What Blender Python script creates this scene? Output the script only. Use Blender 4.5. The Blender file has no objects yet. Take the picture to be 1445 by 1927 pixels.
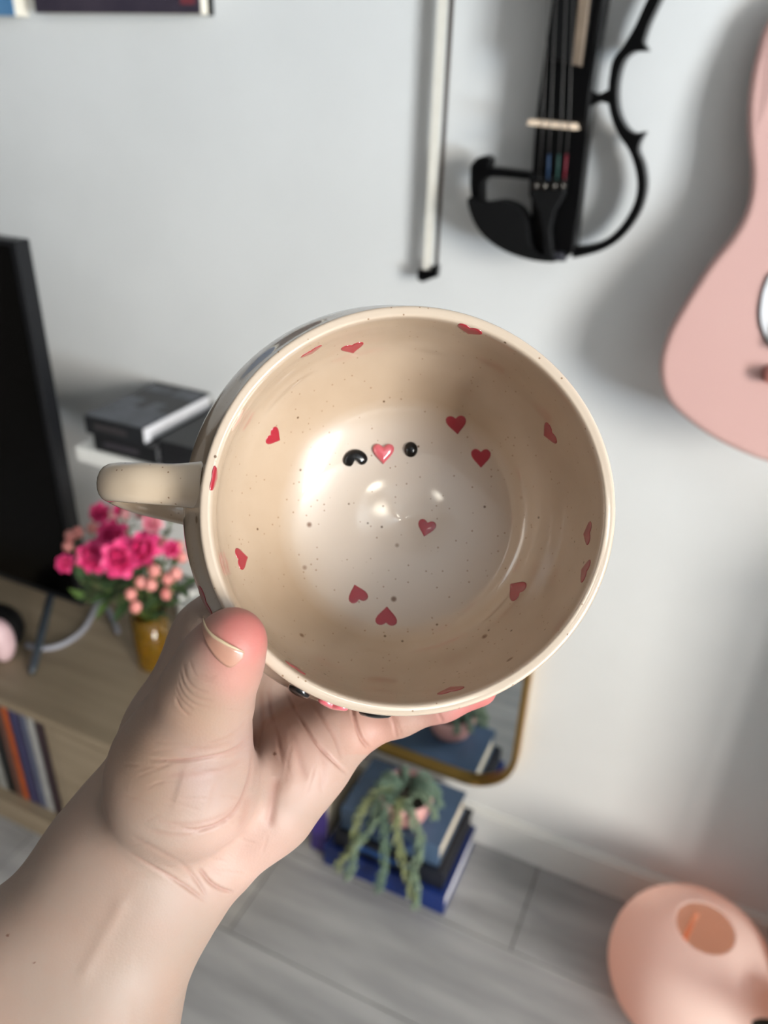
import bpy, bmesh, math, random
import numpy as np
from mathutils import Vector, Matrix
from mathutils.bvhtree import BVHTree

random.seed(7)
rng = np.random.default_rng(7)
scene = bpy.context.scene
COL = scene.collection

# ------------------------------------------------------------------ camera
FPX, IW, IH = 1490.0, 1445, 1927            # focal length in pixels of the frame
PITCH, YAW, ROLL = math.radians(28.8), math.radians(24.0), math.radians(2.1)
CAM = np.array([0.0, 0.0, 1.361])           # phone held 1.36 m above the floor
WALL = 1.10                                 # the wall stands 1.10 m in front of it
_r0 = np.array([math.cos(YAW), math.sin(YAW), 0.0])
FW = np.array([-math.sin(YAW) * math.cos(PITCH), math.cos(YAW) * math.cos(PITCH), -math.sin(PITCH)])
_u0 = np.cross(_r0, FW)
RT = math.cos(ROLL) * _r0 + math.sin(ROLL) * _u0
UP = np.cross(RT, FW)
cd = bpy.data.cameras.new('camera')
cam = bpy.data.objects.new('camera', cd)
COL.objects.link(cam)
cam.matrix_world = Matrix(((RT[0], UP[0], -FW[0], CAM[0]), (RT[1], UP[1], -FW[1], CAM[1]),
                           (RT[2], UP[2], -FW[2], CAM[2]), (0, 0, 0, 1)))
cd.sensor_fit = 'VERTICAL'
cd.sensor_height = 36.0
cd.lens = FPX / IH * 36.0
cd.clip_start = 0.01
cd.dof.use_dof = True
cd.dof.focus_distance = 0.262
cd.dof.aperture_fstop = cd.lens / 1000.0 / 0.0030
scene.camera = cam

# ------------------------------------------------------------------ sky, window light, exposure
world = bpy.data.worlds.new('world')
scene.world = world
world.use_nodes = True
wn = world.node_tree
wn.nodes.clear()
wo = wn.nodes.new('ShaderNodeOutputWorld')
wb = wn.nodes.new('ShaderNodeBackground')
wg = wn.nodes.new('ShaderNodeNewGeometry')
ws = wn.nodes.new('ShaderNodeSeparateXYZ')
wr = wn.nodes.new('ShaderNodeMapRange')
wm = wn.nodes.new('ShaderNodeMix')
wm.data_type = 'RGBA'
wr.inputs['From Min'].default_value = -0.06
wr.inputs['From Max'].default_value = 0.06
wm.inputs['A'].default_value = (0.66, 0.63, 0.58, 1)     # ground and house fronts outside
wm.inputs['B'].default_value = (0.79, 0.90, 1.0, 1)      # bright hazy sky
wn.links.new(wg.outputs['Normal'], ws.inputs[0])
wn.links.new(ws.outputs['Z'], wr.inputs['Value'])
wn.links.new(wr.outputs['Result'], wm.inputs['Factor'])
wn.links.new(wm.outputs['Result'], wb.inputs['Color'])
wb.inputs['Strength'].default_value = 70.0
wn.links.new(wb.outputs[0], wo.inputs[0])

RIGHT_X = 3.5                                # right wall of the room, with the window
WIN_Y0, WIN_Y1, WIN_Z0, WIN_Z1 = -2.30, -0.90, 0.45, 2.48
pl = bpy.data.lights.new('window_daylight', 'AREA')
pl.shape = 'RECTANGLE'
pl.size = WIN_Y1 - WIN_Y0
pl.size_y = WIN_Z1 - WIN_Z0
pl.cycles.is_portal = True                    # samples the sky through the window opening
plo = bpy.data.objects.new('window_daylight', pl)
COL.objects.link(plo)
plo.matrix_world = (Matrix.Translation((RIGHT_X + 0.02, (WIN_Y0 + WIN_Y1) / 2, (WIN_Z0 + WIN_Z1) / 2))
                    @ Matrix(((0, 0, 1, 0), (1, 0, 0, 0), (0, 1, 0, 0), (0, 0, 0, 1))))

scene.view_settings.view_transform = 'Standard'
scene.view_settings.look = 'None'
scene.view_settings.gamma = 1.0
scene.view_settings.exposure = 0.0
scene.view_settings.use_curve_mapping = False
scene.cycles.use_denoising = True
scene.cycles.sample_clamp_indirect = 6.0
scene.cycles.max_bounces = 7
scene.cycles.diffuse_bounces = 4
scene.cycles.use_adaptive_sampling = True
scene.cycles.adaptive_threshold = 0.025


# ------------------------------------------------------------------ surveying helpers
def ray(px, py):
    return FW + (px - IW / 2) / FPX * RT - (py - IH / 2) / FPX * UP


def on_wall(px, py, off=0.0):
    """point on the plane parallel to the wall, off metres in front of it"""
    d = ray(px, py)
    return CAM + d * ((WALL - off) / d[1])


def on_level(px, py, z):
    """point on the horizontal plane at height z"""
    d = ray(px, py)
    return CAM + d * ((z - CAM[2]) / d[2])


def near(px, py, z):
    """camera-aligned metric coordinates (right, down, away) of a point z metres away"""
    return np.array([(px - IW / 2) / FPX * z, (py - IH / 2) / FPX * z, z])


def cam_world(P):
    P = np.asarray(P, float)
    return CAM + P[..., 0:1] * RT - P[..., 1:2] * UP + P[..., 2:3] * FW


# ------------------------------------------------------------------ materials
def lin(c):
    return tuple((v / 255 / 12.92) if v / 255 <= 0.04045 else ((v / 255 + 0.055) / 1.055) ** 2.4 for v in c)


def mat(name, c, rough=0.5, c2=None, scale=20.0, stretch=(1, 1, 1), bump=0.0, bscale=None, metal=0.0,
        coat=0.0, sss=0.0, detail=4.0, lo=0.35, hi=0.65, spec=0.5):
    m = bpy.data.materials.new(name)
    m.use_nodes = True
    nt = m.node_tree
    b = nt.nodes['Principled BSDF']
    b.inputs['Base Color'].default_value = (*lin(c), 1)
    b.inputs['Roughness'].default_value = rough
    b.inputs['Metallic'].default_value = metal
    b.inputs['Specular IOR Level'].default_value = spec
    if coat:
        b.inputs['Coat Weight'].default_value = coat
        b.inputs['Coat Roughness'].default_value = 0.03
    if sss:
        b.inputs['Subsurface Weight'].default_value = sss
        b.inputs['Subsurface Radius'].default_value = (1.0, 0.4, 0.25)
        b.inputs['Subsurface Scale'].default_value = 0.004
    tc = nt.nodes.new('ShaderNodeTexCoord')
    mp = nt.nodes.new('ShaderNodeMapping')
    mp.inputs['Scale'].default_value = stretch
    nt.links.new(tc.outputs['Object'], mp.inputs['Vector'])
    if c2 is not None:
        n = nt.nodes.new('ShaderNodeTexNoise')
        n.inputs['Scale'].default_value = scale
        n.inputs['Detail'].default_value = detail
        nt.links.new(mp.outputs[0], n.inputs['Vector'])
        mr = nt.nodes.new('ShaderNodeMapRange')
        mr.inputs['From Min'].default_value = lo
        mr.inputs['From Max'].default_value = hi
        nt.links.new(n.outputs['Fac'], mr.inputs['Value'])
        mx = nt.nodes.new('ShaderNodeMix')
        mx.data_type = 'RGBA'
        mx.inputs['A'].default_value = (*lin(c), 1)
        mx.inputs['B'].default_value = (*lin(c2), 1)
        nt.links.new(mr.outputs[0], mx.inputs['Factor'])
        nt.links.new(mx.outputs['Result'], b.inputs['Base Color'])
    if bump:
        n2 = nt.nodes.new('ShaderNodeTexNoise')
        n2.inputs['Scale'].default_value = bscale or scale
        n2.inputs['Detail'].default_value = 3
        nt.links.new(mp.outputs[0], n2.inputs['Vector'])
        bp = nt.nodes.new('ShaderNodeBump')
        bp.inputs['Strength'].default_value = bump
        bp.inputs['Distance'].default_value = 0.002
        nt.links.new(n2.outputs['Fac'], bp.inputs['Height'])
        nt.links.new(bp.outputs[0], b.inputs['Normal'])
    return m


# ------------------------------------------------------------------ mesh helpers
def link(o, parent=None):
    COL.objects.link(o)
    if parent is not None:
        o.parent = parent
    return o


def tag(o, label=None, cat=None, group=None, kind=None):
    if label:
        o['label'] = label
    if cat:
        o['category'] = cat
    if group:
        o['group'] = group
    if kind:
        o['kind'] = kind
    return o


def empty(name, loc, label, cat, group=None):
    o = bpy.data.objects.new(name, None)
    o.location = loc
    o.empty_display_size = 0.05
    COL.objects.link(o)
    return tag(o, label, cat, group)


def mesh_obj(name, V, F, m, parent=None, smooth=False, local=False):
    """V in world coordinates (root = parent chain without rotation) unless local"""
    V = np.asarray(V, float).reshape(-1, 3)
    if not local:
        off = np.zeros(3)
        p = parent
        while p is not None:
            off += np.array(p.location)
            p = p.parent
        V = V - off
        if parent is None:                     # own origin at the bottom centre of the thing
            org = np.array([*(V.min(0)[:2] + V.max(0)[:2]) / 2, V[:, 2].min()])
            V = V - org
    me = bpy.data.meshes.new(name)
    me.from_pydata(V.tolist(), [], [list(map(int, f)) for f in F])
    me.update()
    if smooth:
        me.polygons.foreach_set('use_smooth', [True] * len(me.polygons))
    if m is not None:
        me.materials.append(m)
    o = bpy.data.objects.new(name, me)
    if not local and parent is None:
        o.location = org
    return link(o, parent)


class MB:
    def __init__(self):
        self.v, self.f = [], []

    def add(self, V, F):
        n = len(self.v)
        self.v.extend([tuple(map(float, p)) for p in V])
        self.f.extend([tuple(int(i) + n for i in f) for f in F])
        return self

    def box(self, a, b):
        x0, y0, z0 = a
        x1, y1, z1 = b
        V = [(x, y, z) for z in (z0, z1) for y in (y0, y1) for x in (x0, x1)]
        F = [(0, 2, 3, 1), (4, 5, 7, 6), (0, 1, 5, 4), (2, 6, 7, 3), (0, 4, 6, 2), (1, 3, 7, 5)]
        return self.add(V, F)

    def tube(self, pts, rad, n=10, flat=None, closed=False):
        return self.add(*tube_vf(pts, rad, n, flat, closed))

    def lathe(self, prof, c=(0, 0, 0), n=40):
        return self.add(*lathe_vf(prof, c, n))

    def ball(self, c, r, n=10, sc=(1, 1, 1)):
        prof = [(max(1e-5, math.sin(math.pi * i / n)) * r, -math.cos(math.pi * i / n) * r) for i in range(n + 1)]
        V, F = lathe_vf(prof, (0, 0, 0), n + 4)
        V = np.array(V) * np.array(sc) + np.array(c)
        return self.add(V, F)

    def build(self, name, m, parent=None, smooth=False, local=False):
        return mesh_obj(name, self.v, self.f, m, parent, smooth, local)


def tube_vf(pts, rad, n=10, flat=None, closed=False):
    """sweep along pts; rad scalar/list; flat=(a,b) scales of the section along (side, other)"""
    P = [np.asarray(p, float) for p in pts]
    R = rad if hasattr(rad, '__len__') else [rad] * len(P)
    V, F = [], []
    up = np.array([0.0, 0.0, 1.0])
    t0 = P[1] - P[0]
    if abs(t0[2]) > 0.9 * np.linalg.norm(t0):
        up = np.array([1.0, 0.0, 0.0])
    side = np.cross(t0, up)
    side /= np.linalg.norm(side)
    fa, fb = flat or (1, 1)
    for i, p in enumerate(P):
        t = P[min(i + 1, len(P) - 1)] - P[max(i - 1, 0)]
        t = t / (np.linalg.norm(t) + 1e-12)
        side = side - t * side.dot(t)
        side /= np.linalg.norm(side) + 1e-12
        o = np.cross(side, t)
        for k in range(n):
            a = 2 * math.pi * k / n
            V.append(p + R[i] * (fa * math.cos(a) * side + fb * math.sin(a) * o))
    for i in range(len(P) - 1):
        for k in range(n):
            F.append((i * n + k, i * n + (k + 1) % n, (i + 1) * n + (k + 1) % n, (i + 1) * n + k))
    F.append(tuple(range(n))[::-1])
    F.append(tuple((len(P) - 1) * n + k for k in range(n)))
    return V, F


def lathe_vf(prof, c=(0, 0, 0), n=40):
    V, F = [], []
    for r, z in prof:
        for k in range(n):
            a = 2 * math.pi * k / n
            V.append((c[0] + r * math.cos(a), c[1] + r * math.sin(a), c[2] + z))
    for i in range(len(prof) - 1):
        for k in range(n):
            F.append((i * n + k, i * n + (k + 1) % n, (i + 1) * n + (k + 1) % n, (i + 1) * n + k))
    return V, F


def spline(pts, k=6, closed=False):
    P = [np.asarray(p, float) for p in pts]
    n = len(P)
    out = []
    for i in range(n if closed else n - 1):
        if closed:
            a, b, c, d = P[(i - 1) % n], P[i], P[(i + 1) % n], P[(i + 2) % n]
        else:
            a, b, c, d = P[max(i - 1, 0)], P[i], P[i + 1], P[min(i + 2, n - 1)]
        for j in range(k):
            t = j / k
            out.append(0.5 * (2 * b + (c - a) * t + (2 * a - 5 * b + 4 * c - d) * t * t + (3 * b - a - 3 * c + d) * t ** 3))
    if not closed:
        out.append(P[-1])
    return out


def slab(name, xz, yf, yb, m, parent=None, bevel=0.0, seg=3, smooth=False):
    """outline in the wall plane (x, z) made solid between y = yf (front) and yb (back), front edge rounded"""
    off = np.zeros(3)
    p = parent
    while p is not None:
        off += np.array(p.location)
        p = p.parent
    bm = bmesh.new()
    vs = [bm.verts.new((x - off[0], yb - off[1], z - off[2])) for x, z in xz]
    f = bm.faces.new(vs)
    r = bmesh.ops.extrude_face_region(bm, geom=[f])
    nv = [g for g in r['geom'] if isinstance(g, bmesh.types.BMVert)]
    for v in nv:
        v.co.y = yf - off[1]
    if bevel:
        s = set(nv)
        ed = [e for e in bm.edges if e.verts[0] in s and e.verts[1] in s]
        bmesh.ops.bevel(bm, geom=ed, offset=bevel, segments=seg, affect='EDGES', profile=0.5, clamp_overlap=True)
    bmesh.ops.recalc_face_normals(bm, faces=bm.faces[:])
    big = [g for g in bm.faces if len(g.verts) > 4]
    bmesh.ops.triangulate(bm, faces=big)
    me = bpy.data.meshes.new(name)
    bm.to_mesh(me)
    bm.free()
    if smooth:
        for pg in me.polygons:
            pg.use_smooth = abs(pg.normal.y) < 0.999
    me.materials.append(m)
    o = bpy.data.objects.new(name, me)
    return link(o, parent)


def round_slab(name, xz, yf, yb, m, parent, b, n=6):
    """like slab, with the front edge rounded by shrinking rings of the outline"""
    P = np.array([tuple(p) for p in xz])
    t = np.roll(P, -1, 0) - np.roll(P, 1, 0)
    nr = np.stack([t[:, 1], -t[:, 0]], 1) / np.linalg.norm(t, axis=1)[:, None]
    area = (P[:, 0] * np.roll(P[:, 1], -1) - np.roll(P[:, 0], -1) * P[:, 1]).sum()
    if area < 0:
        nr = -nr
    V, F = [], []
    rings = [(0.0, yb)] + [(b * (1 - math.cos(a)), yf + b * (1 - math.sin(a))) for a in np.linspace(0, math.pi / 2, n)]
    N = len(P)
    for ins, yy in rings:
        for p in P - nr * ins:
            V.append((p[0], yy, p[1]))
    for r in range(len(rings) - 1):
        for k in range(N):
            F.append((r * N + k, r * N + (k + 1) % N, (r + 1) * N + (k + 1) % N, (r + 1) * N + k))
    F.append(tuple(range(N)))
    F.append(tuple((len(rings) - 1) * N + k for k in range(N)))
    o = mesh_obj(name, V, F, m, parent)
    bm = bmesh.new()
    bm.from_mesh(o.data)
    bmesh.ops.recalc_face_normals(bm, faces=bm.faces[:])
    for f in bm.faces:
        f.smooth = len(f.verts) == 4
    bm.to_mesh(o.data)
    bm.free()
    return o


def W2(pts, off):
    """pixel outline -> (x, z) on the plane off metres in front of the wall"""
    return [tuple(on_wall(x, y, off)[[0, 2]]) for x, y in pts]


def bevel_box(name, a, b, m, parent=None, bev=0.004, seg=2):
    mb = MB().box(a, b)
    o = mb.build(name, m, parent)
    bm = bmesh.new()
    bm.from_mesh(o.data)
    bmesh.ops.bevel(bm, geom=bm.edges[:], offset=bev, segments=seg, affect='EDGES', profile=0.5)
    bm.to_mesh(o.data)
    bm.free()
    return o


# ================================================================== THE ROOM
M_wall = mat('wall_paint', (222, 223, 222), 0.75, (218, 219, 218), 6, bump=0.05, bscale=300)
M_wall2 = mat('ochre_grey_wall_paint', (100, 96, 93), 0.8, (94, 90, 87), 6)
M_white = mat('white_paint', (228, 228, 224), 0.45)
M_seam = mat('plank_joint', (70, 68, 64), 0.9)
X0, X1, Y0, Y1, ZC = -2.7, RIGHT_X, -2.8, WALL, 2.55


def struct(o):
    o['kind'] = 'structure'
    return o


struct(MB().box((X0, WALL, -0.05), (X1 + 0.2, WALL + 0.12, ZC)).build('wall_back', M_wall))
struct(MB().box((X0 - 0.12, Y0, -0.05), (X0, WALL + 0.12, ZC)).build('wall_left', M_wall2))
struct(MB().box((X0 - 0.12, Y0 - 0.12, -0.05), (X1 + 0.2, Y0, ZC)).build('wall_rear', M_wall2))
wr_ = MB()
wr_.box((X1, Y0, -0.05), (X1 + 0.2, WIN_Y0, ZC)).box((X1, WIN_Y1, -0.05), (X1 + 0.2, WALL, ZC))
wr_.box((X1, WIN_Y0, -0.05), (X1 + 0.2, WIN_Y1, WIN_Z0)).box((X1, WIN_Y0, WIN_Z1), (X1 + 0.2, WIN_Y1, ZC))
struct(wr_.build('wall_right', M_wall2))
struct(MB().box((X0 - 0.12, Y0 - 0.12, ZC), (X1 + 0.2, WALL + 0.12, ZC + 0.1)).build('ceiling', mat('ceiling_paint', (178, 175, 171), 0.85)))
wf = MB()
t_ = 0.05
wf.box((X1 + 0.05, WIN_Y0, WIN_Z0), (X1 + 0.11, WIN_Y0 + t_, WIN_Z1)).box((X1 + 0.05, WIN_Y1 - t_, WIN_Z0), (X1 + 0.11, WIN_Y1, WIN_Z1))
wf.box((X1 + 0.05, WIN_Y0, WIN_Z0), (X1 + 0.11, WIN_Y1, WIN_Z0 + t_)).box((X1 + 0.05, WIN_Y0, WIN_Z1 - t_), (X1 + 0.11, WIN_Y1, WIN_Z1))
wmid = WIN_Y0 + 0.48
wf.box((X1 + 0.05, wmid - 0.035, WIN_Z0), (X1 + 0.11, wmid + 0.035, WIN_Z1))
struct(wf.build('window_1', M_white))
struct(MB().box((X1 - 0.08, WIN_Y0 - 0.05, WIN_Z0 - 0.03), (X1 + 0.05, WIN_Y1 + 0.05, WIN_Z0)).build('trim_1', M_white))

floor = struct(MB().box((X0, Y0, -0.05), (X1, WALL, -0.004)).build('floor', M_seam))
plank_mats = []
for i, (a, b) in enumerate([((172, 171, 170), (142, 141, 141)), ((166, 165, 164), (134, 133, 133)),
                            ((176, 174, 171), (148, 146, 144)), ((164, 163, 163), (136, 135, 135))]):
    plank_mats.append(mat('laminate_plank', a, 0.45, b, 3.2, (1.4, 9, 1), bump=0.15, bscale=14, detail=6, lo=0.3, hi=0.7))
PW, PL = 0.192, 1.29
pme = {}
row = 0
y = WALL - 0.012
while y > Y0 + 0.01:
    w = min(PW, y - Y0)
    x = X0 - (row * 0.47) % PL
    while x < X1:
        xa, xb = max(x, X0), min(x + PL, X1)
        if xb - xa > 0.02:
            V = [(xa, y - w, 0), (xb, y - w, 0), (xb, y, 0), (xa, y, 0)]
            g = 0.0012
            b = MB().box((xa + g, y - w + g, -0.01), (xb - g, y - g, 0.0))
            o = b.build('plank', random.choice(plank_mats), floor)
        x += PL
    y -= PW
    row += 1
bb = MB().box((X0, WALL - 0.014, 0.0), (X1, WALL, 0.082)).box((X0, WALL - 0.010, 0.082), (X1, WALL, 0.088))
struct(bb.build('baseboard_back', M_white))

# ================================================================== THE HAND (one continuous skin)
M_skin = bpy.data.materials.new('skin')
M_skin.use_nodes = True
nt = M_skin.node_tree
bs = nt.nodes['Principled BSDF']
at_ = nt.nodes.new('ShaderNodeAttribute')
at_.attribute_name = 'skin_tone'
n1 = nt.nodes.new('ShaderNodeTexNoise')
n1.inputs['Scale'].default_value = 55
n1.inputs['Detail'].default_value = 5
tcs = nt.nodes.new('ShaderNodeTexCoord')
nt.links.new(tcs.outputs['Object'], n1.inputs['Vector'])
mrs = nt.nodes.new('ShaderNodeMapRange')
mrs.inputs['From Min'].default_value = 0.35
mrs.inputs['From Max'].default_value = 0.7
mrs.inputs['To Min'].default_value = 0.0
mrs.inputs['To Max'].default_value = 0.30
nt.links.new(n1.outputs['Fac'], mrs.inputs['Value'])
mxs = nt.nodes.new('ShaderNodeMix')
mxs.data_type = 'RGBA'
mxs.blend_type = 'MIX'
mxs.inputs['B'].default_value = (*lin((154, 119, 102)), 1)
nt.links.new(mrs.outputs[0], mxs.inputs['Factor'])
nt.links.new(at_.outputs['Color'], mxs.inputs['A'])
nt.links.new(mxs.outputs['Result'], bs.inputs['Base Color'])
bs.inputs['Roughness'].default_value = 0.55
bs.inputs['Specular IOR Level'].default_value = 0.4
bs.inputs['Subsurface Weight'].default_value = 0.14
bs.inputs['Subsurface Radius'].default_value = (1.0, 0.38, 0.22)
bs.inputs['Subsurface Scale'].default_value = 0.004
vo = nt.nodes.new('ShaderNodeTexVoronoi')
vo.inputs['Scale'].default_value = 1100
nt.links.new(tcs.outputs['Object'], vo.inputs['Vector'])
n3 = nt.nodes.new('ShaderNodeTexNoise')
n3.inputs['Scale'].default_value = 220
n3.inputs['Detail'].default_value = 4
nt.links.new(tcs.outputs['Object'], n3.inputs['Vector'])
ad = nt.nodes.new('ShaderNodeMath')
ad.operation = 'MULTIPLY_ADD'
ad.inputs[1].default_value = 0.35
nt.links.new(vo.outputs['Distance'], ad.inputs[0])
nt.links.new(n3.outputs['Fac'], ad.inputs[2])
bpn = nt.nodes.new('ShaderNodeBump')
bpn.inputs['Strength'].default_value = 0.16
bpn.inputs['Distance'].default_value = 0.0006
nt.links.new(ad.outputs[0], bpn.inputs['Height'])
nt.links.new(bpn.outputs[0], bs.inputs['Normal'])

GH = 0.0011
g0 = np.array([-0.252, 0.020, 0.222])
g1 = np.array([0.062, 0.338, 0.366])
gn = np.ceil((g1 - g0) / GH).astype(int)
FILL = 0.03


def field():
    return np.full(gn, FILL, np.float32)


def smin(a, b, k):
    h = np.maximum(k - np.abs(a - b), 0) / k
    return np.minimum(a, b) - h * h * k * 0.25


def bone(F, A, ra, B, rb, k):
    """tapered capsule from A to B blended into field F"""
    lo = np.minimum(A - ra, B - rb) - 0.022
    hi = np.maximum(A + ra, B + rb) + 0.022
    i0 = np.clip(np.floor((lo - g0) / GH).astype(int), 0, gn)
    i1 = np.clip(np.ceil((hi - g0) / GH).astype(int), 0, gn)
    if (i1 <= i0).any():
        return
    ax = [(g0[i] + GH * np.arange(i0[i], i1[i])).astype(np.float32) for i in range(3)]
    X, Y, Z = np.meshgrid(*ax, indexing='ij', sparse=True)
    ab = B - A
    L2 = max(float(ab @ ab), 1e-12)
    t = np.clip(((X - A[0]) * ab[0] + (Y - A[1]) * ab[1] + (Z - A[2]) * ab[2]) / L2, 0, 1)
    d = np.sqrt((X - A[0] - t * ab[0]) ** 2 + (Y - A[1] - t * ab[1]) ** 2 + (Z - A[2] - t * ab[2]) ** 2) - (ra + (rb - ra) * t)
    sl = tuple(slice(i0[i], i1[i]) for i in range(3))
    F[sl] = smin(F[sl], d.astype(np.float32), k)


def chain(F, joints, k):
    """joints: (px, py, depth, radius)"""
    for a, b in zip(joints[:-1], joints[1:]):
        bone(F, near(*a[:3]), a[3], near(*b[:3]), b[3], k)


arm = field()
chain(arm, [(-450, 2560, .264, .037), (-190, 2170, .272, .033), (0, 1900, .277, .030), (236, 1603, .288, .0225), (262, 1560, .291, .021)], 0.02)
chain(arm, [(-260, 2640, .264, .037), (0, 2250, .272, .033), (135, 1985, .277, .030), (303, 1643, .290, .0212), (325, 1612, .294, .0185)], 0.02)
palm = field()
chain(palm, [(258, 1565, .295, .0195), (330, 1380, .303, .0175), (408, 1198, .312, .0160)], 0.012)     # index ray
chain(palm, [(330, 1585, .298, .0185), (430, 1410, .313, .0150), (520, 1250, .326, .0140)], 0.008)     # middle ray
chain(palm, [(375, 1590, .297, .0175), (495, 1450, .312, .0150), (598, 1325, .324, .0135)], 0.008)     # ring ray
chain(palm, [(424, 1592, .289, .0158), (505, 1512, .292, .0163), (575, 1432, .298, .0152), (628, 1382, .306, .0138)], 0.009)
thumb = field()
chain(thumb, [(300, 1535, .281, .0200), (345, 1468, .271, .0245), (362, 1388, .262, .0178), (388, 1305, .250, .0135),
              (414, 1250, .2425, .0117), (438, 1207, .2375, .0103)], 0.007)
bone(thumb, near(390, 1320, .256), .0120, near(330, 1420, .272), .0190, 0.008)
fing = field()
chain(fing, [(628, 1382, .306, .0128), (680, 1362, .308, .0097), (748, 1342, .307, .0086), (832, 1316, .305, .0080), (902, 1296, .303, .0068)], 0.004)
f2 = field()
chain(f2, [(598, 1325, .324, .0130), (715, 1215, .3395, .0090), (805, 1150, .3405, .0082), (870, 1105, .3385, .0070)], 0.004)
f3 = field()
chain(f3, [(520, 1250, .326, .0135), (650, 1110, .342, .0092), (745, 1030, .341, .0084), (810, 975, .339, .0072)], 0.004)
f4 = field()
chain(f4, [(408, 1198, .312, .0150), (520, 1040, .3385, .0095), (600, 945, .3415, .0085), (650, 870, .339, .0072)], 0.004)
SK = smin(arm, palm, 0.011)
SK = smin(SK, fing, 0.005)
for q in (f2, f3, f4):
    SK = smin(SK, q, 0.006)
web = field()
bone(web, near(370, 1330, .285), .0085, near(385, 1215, .305), .0090, 0.01)      # skin web between thumb and index
bone(web, near(345, 1420, .285), .0140, near(375, 1290, .295), .0110, 0.01)
SK = smin(SK, web, 0.012)
SK = smin(SK, thumb, 0.0075)
del arm, palm, thumb, fing, f2, f3, f4, web


def surface_nets(F):
    S = F < 0
    nx, ny, nz = F.shape
    cnt = np.zeros((nx - 1, ny - 1, nz - 1), np.int8)
    cor = [(i, j, k) for i in (0, 1) for j in (0, 1) for k in (0, 1)]
    for i, j, k in cor:
        cnt += S[i:nx - 1 + i, j:ny - 1 + j, k:nz - 1 + k]
    mask = (cnt > 0) & (cnt < 8)
    ii, jj, kk = np.nonzero(mask)
    idx = np.full(mask.shape, -1, np.int64)
    idx[ii, jj, kk] = np.arange(len(ii))
    acc = np.zeros((len(ii), 3))
    num = np.zeros(len(ii))
    vals = {c: F[ii + c[0], jj + c[1], kk + c[2]].astype(float) for c in cor}
    for c in cor:
        for a in range(3):
            if c[a] == 0:
                e = list(c)
                e[a] = 1
                e = tuple(e)
                fa, fb = vals[c], vals[e]
                cr = (fa < 0) != (fb < 0)
                t = np.where(cr, fa / np.where(cr, fa - fb, 1), 0)
                p = np.array(c, float)[None, :].repeat(len(ii), 0)
                p[:, a] = t
                acc += p * cr[:, None]
                num += cr
    P = np.stack([ii, jj, kk], 1) + acc / num[:, None]
    Q = []
    for a in range(3):
        b, c = (a + 1) % 3, (a + 2) % 3
        s0 = [slice(None)] * 3
        s1 = [slice(None)] * 3
        s0[a] = slice(0, -1)
        s1[a] = slice(1, None)
        A, B = S[tuple(s0)], S[tuple(s1)]
        ch = A != B
        e = np.array(np.nonzero(ch))
        ok = (e[b] > 0) & (e[c] > 0) & (e[b] < F.shape[b] - 1) & (e[c] < F.shape[c] - 1)
        e = e[:, ok]
        flip = A[tuple(e)]

        def cell(db, dc):
            q = e.copy()
            q[b] += db
            q[c] += dc
            return idx[tuple(q)]
        quad = np.stack([cell(-1, -1), cell(0, -1), cell(0, 0), cell(-1, 0)], 1)
        quad[~flip] = quad[~flip][:, ::-1]
        Q.append(quad)
    return P, np.concatenate(Q)


HV, HF = surface_nets(SK)
HV = g0 + HV * GH
del SK
# two light smoothing passes
eA = np.concatenate([HF[:, [0, 1]], HF[:, [1, 2]], HF[:, [2, 3]], HF[:, [3, 0]]])


def gather(idx, val, n):
    return np.stack([np.bincount(idx, val[:, a], n) for a in range(3)], 1)


def relax(V, n):
    c = np.bincount(eA.ravel(), minlength=len(V))
    for _ in range(n):
        s = gather(eA[:, 0], V[eA[:, 1]], len(V)) + gather(eA[:, 1], V[eA[:, 0]], len(V))
        V = 0.5 * V + 0.5 * s / c[:, None]
    return V


def vnormals(V):
    a = np.cross(V[HF[:, 2]] - V[HF[:, 0]], V[HF[:, 3]] - V[HF[:, 1]])
    N = sum(gather(HF[:, i], a, len(V)) for i in range(4))
    return N / (np.linalg.norm(N, axis=1)[:, None] + 1e-15)


HV = relax(HV, 3)
_t = bpy.data.meshes.new('t')
_t.from_pydata(HV.tolist(), [], HF.tolist())
_o = bpy.data.objects.new('t', _t)
COL.objects.link(_o)
_o.modifiers.new('s', 'SUBSURF').levels = 1
_e = _o.evaluated_get(bpy.context.evaluated_depsgraph_get()).to_mesh()
HV = np.empty(len(_e.vertices) * 3)
_e.vertices.foreach_get('co', HV)
HV = HV.reshape(-1, 3)
HF = np.empty(len(_e.loops), np.int64)
_e.loops.foreach_get('vertex_index', HF)
HF = HF.reshape(-1, 4)
bpy.data.objects.remove(_o)
bpy.data.meshes.remove(_t)
HN = vnormals(HV)
if ((HV - HV.mean(0)) * HN).sum() < 0:
    HF = HF[:, ::-1]
    HN = -HN
PX = IW / 2 + FPX * HV[:, 0] / HV[:, 2]
PY = IH / 2 + FPX * HV[:, 1] / HV[:, 2]
facing = np.clip(-(HN * HV).sum(1) / np.linalg.norm(HV, axis=1) * 1.6, 0, 1)


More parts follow.
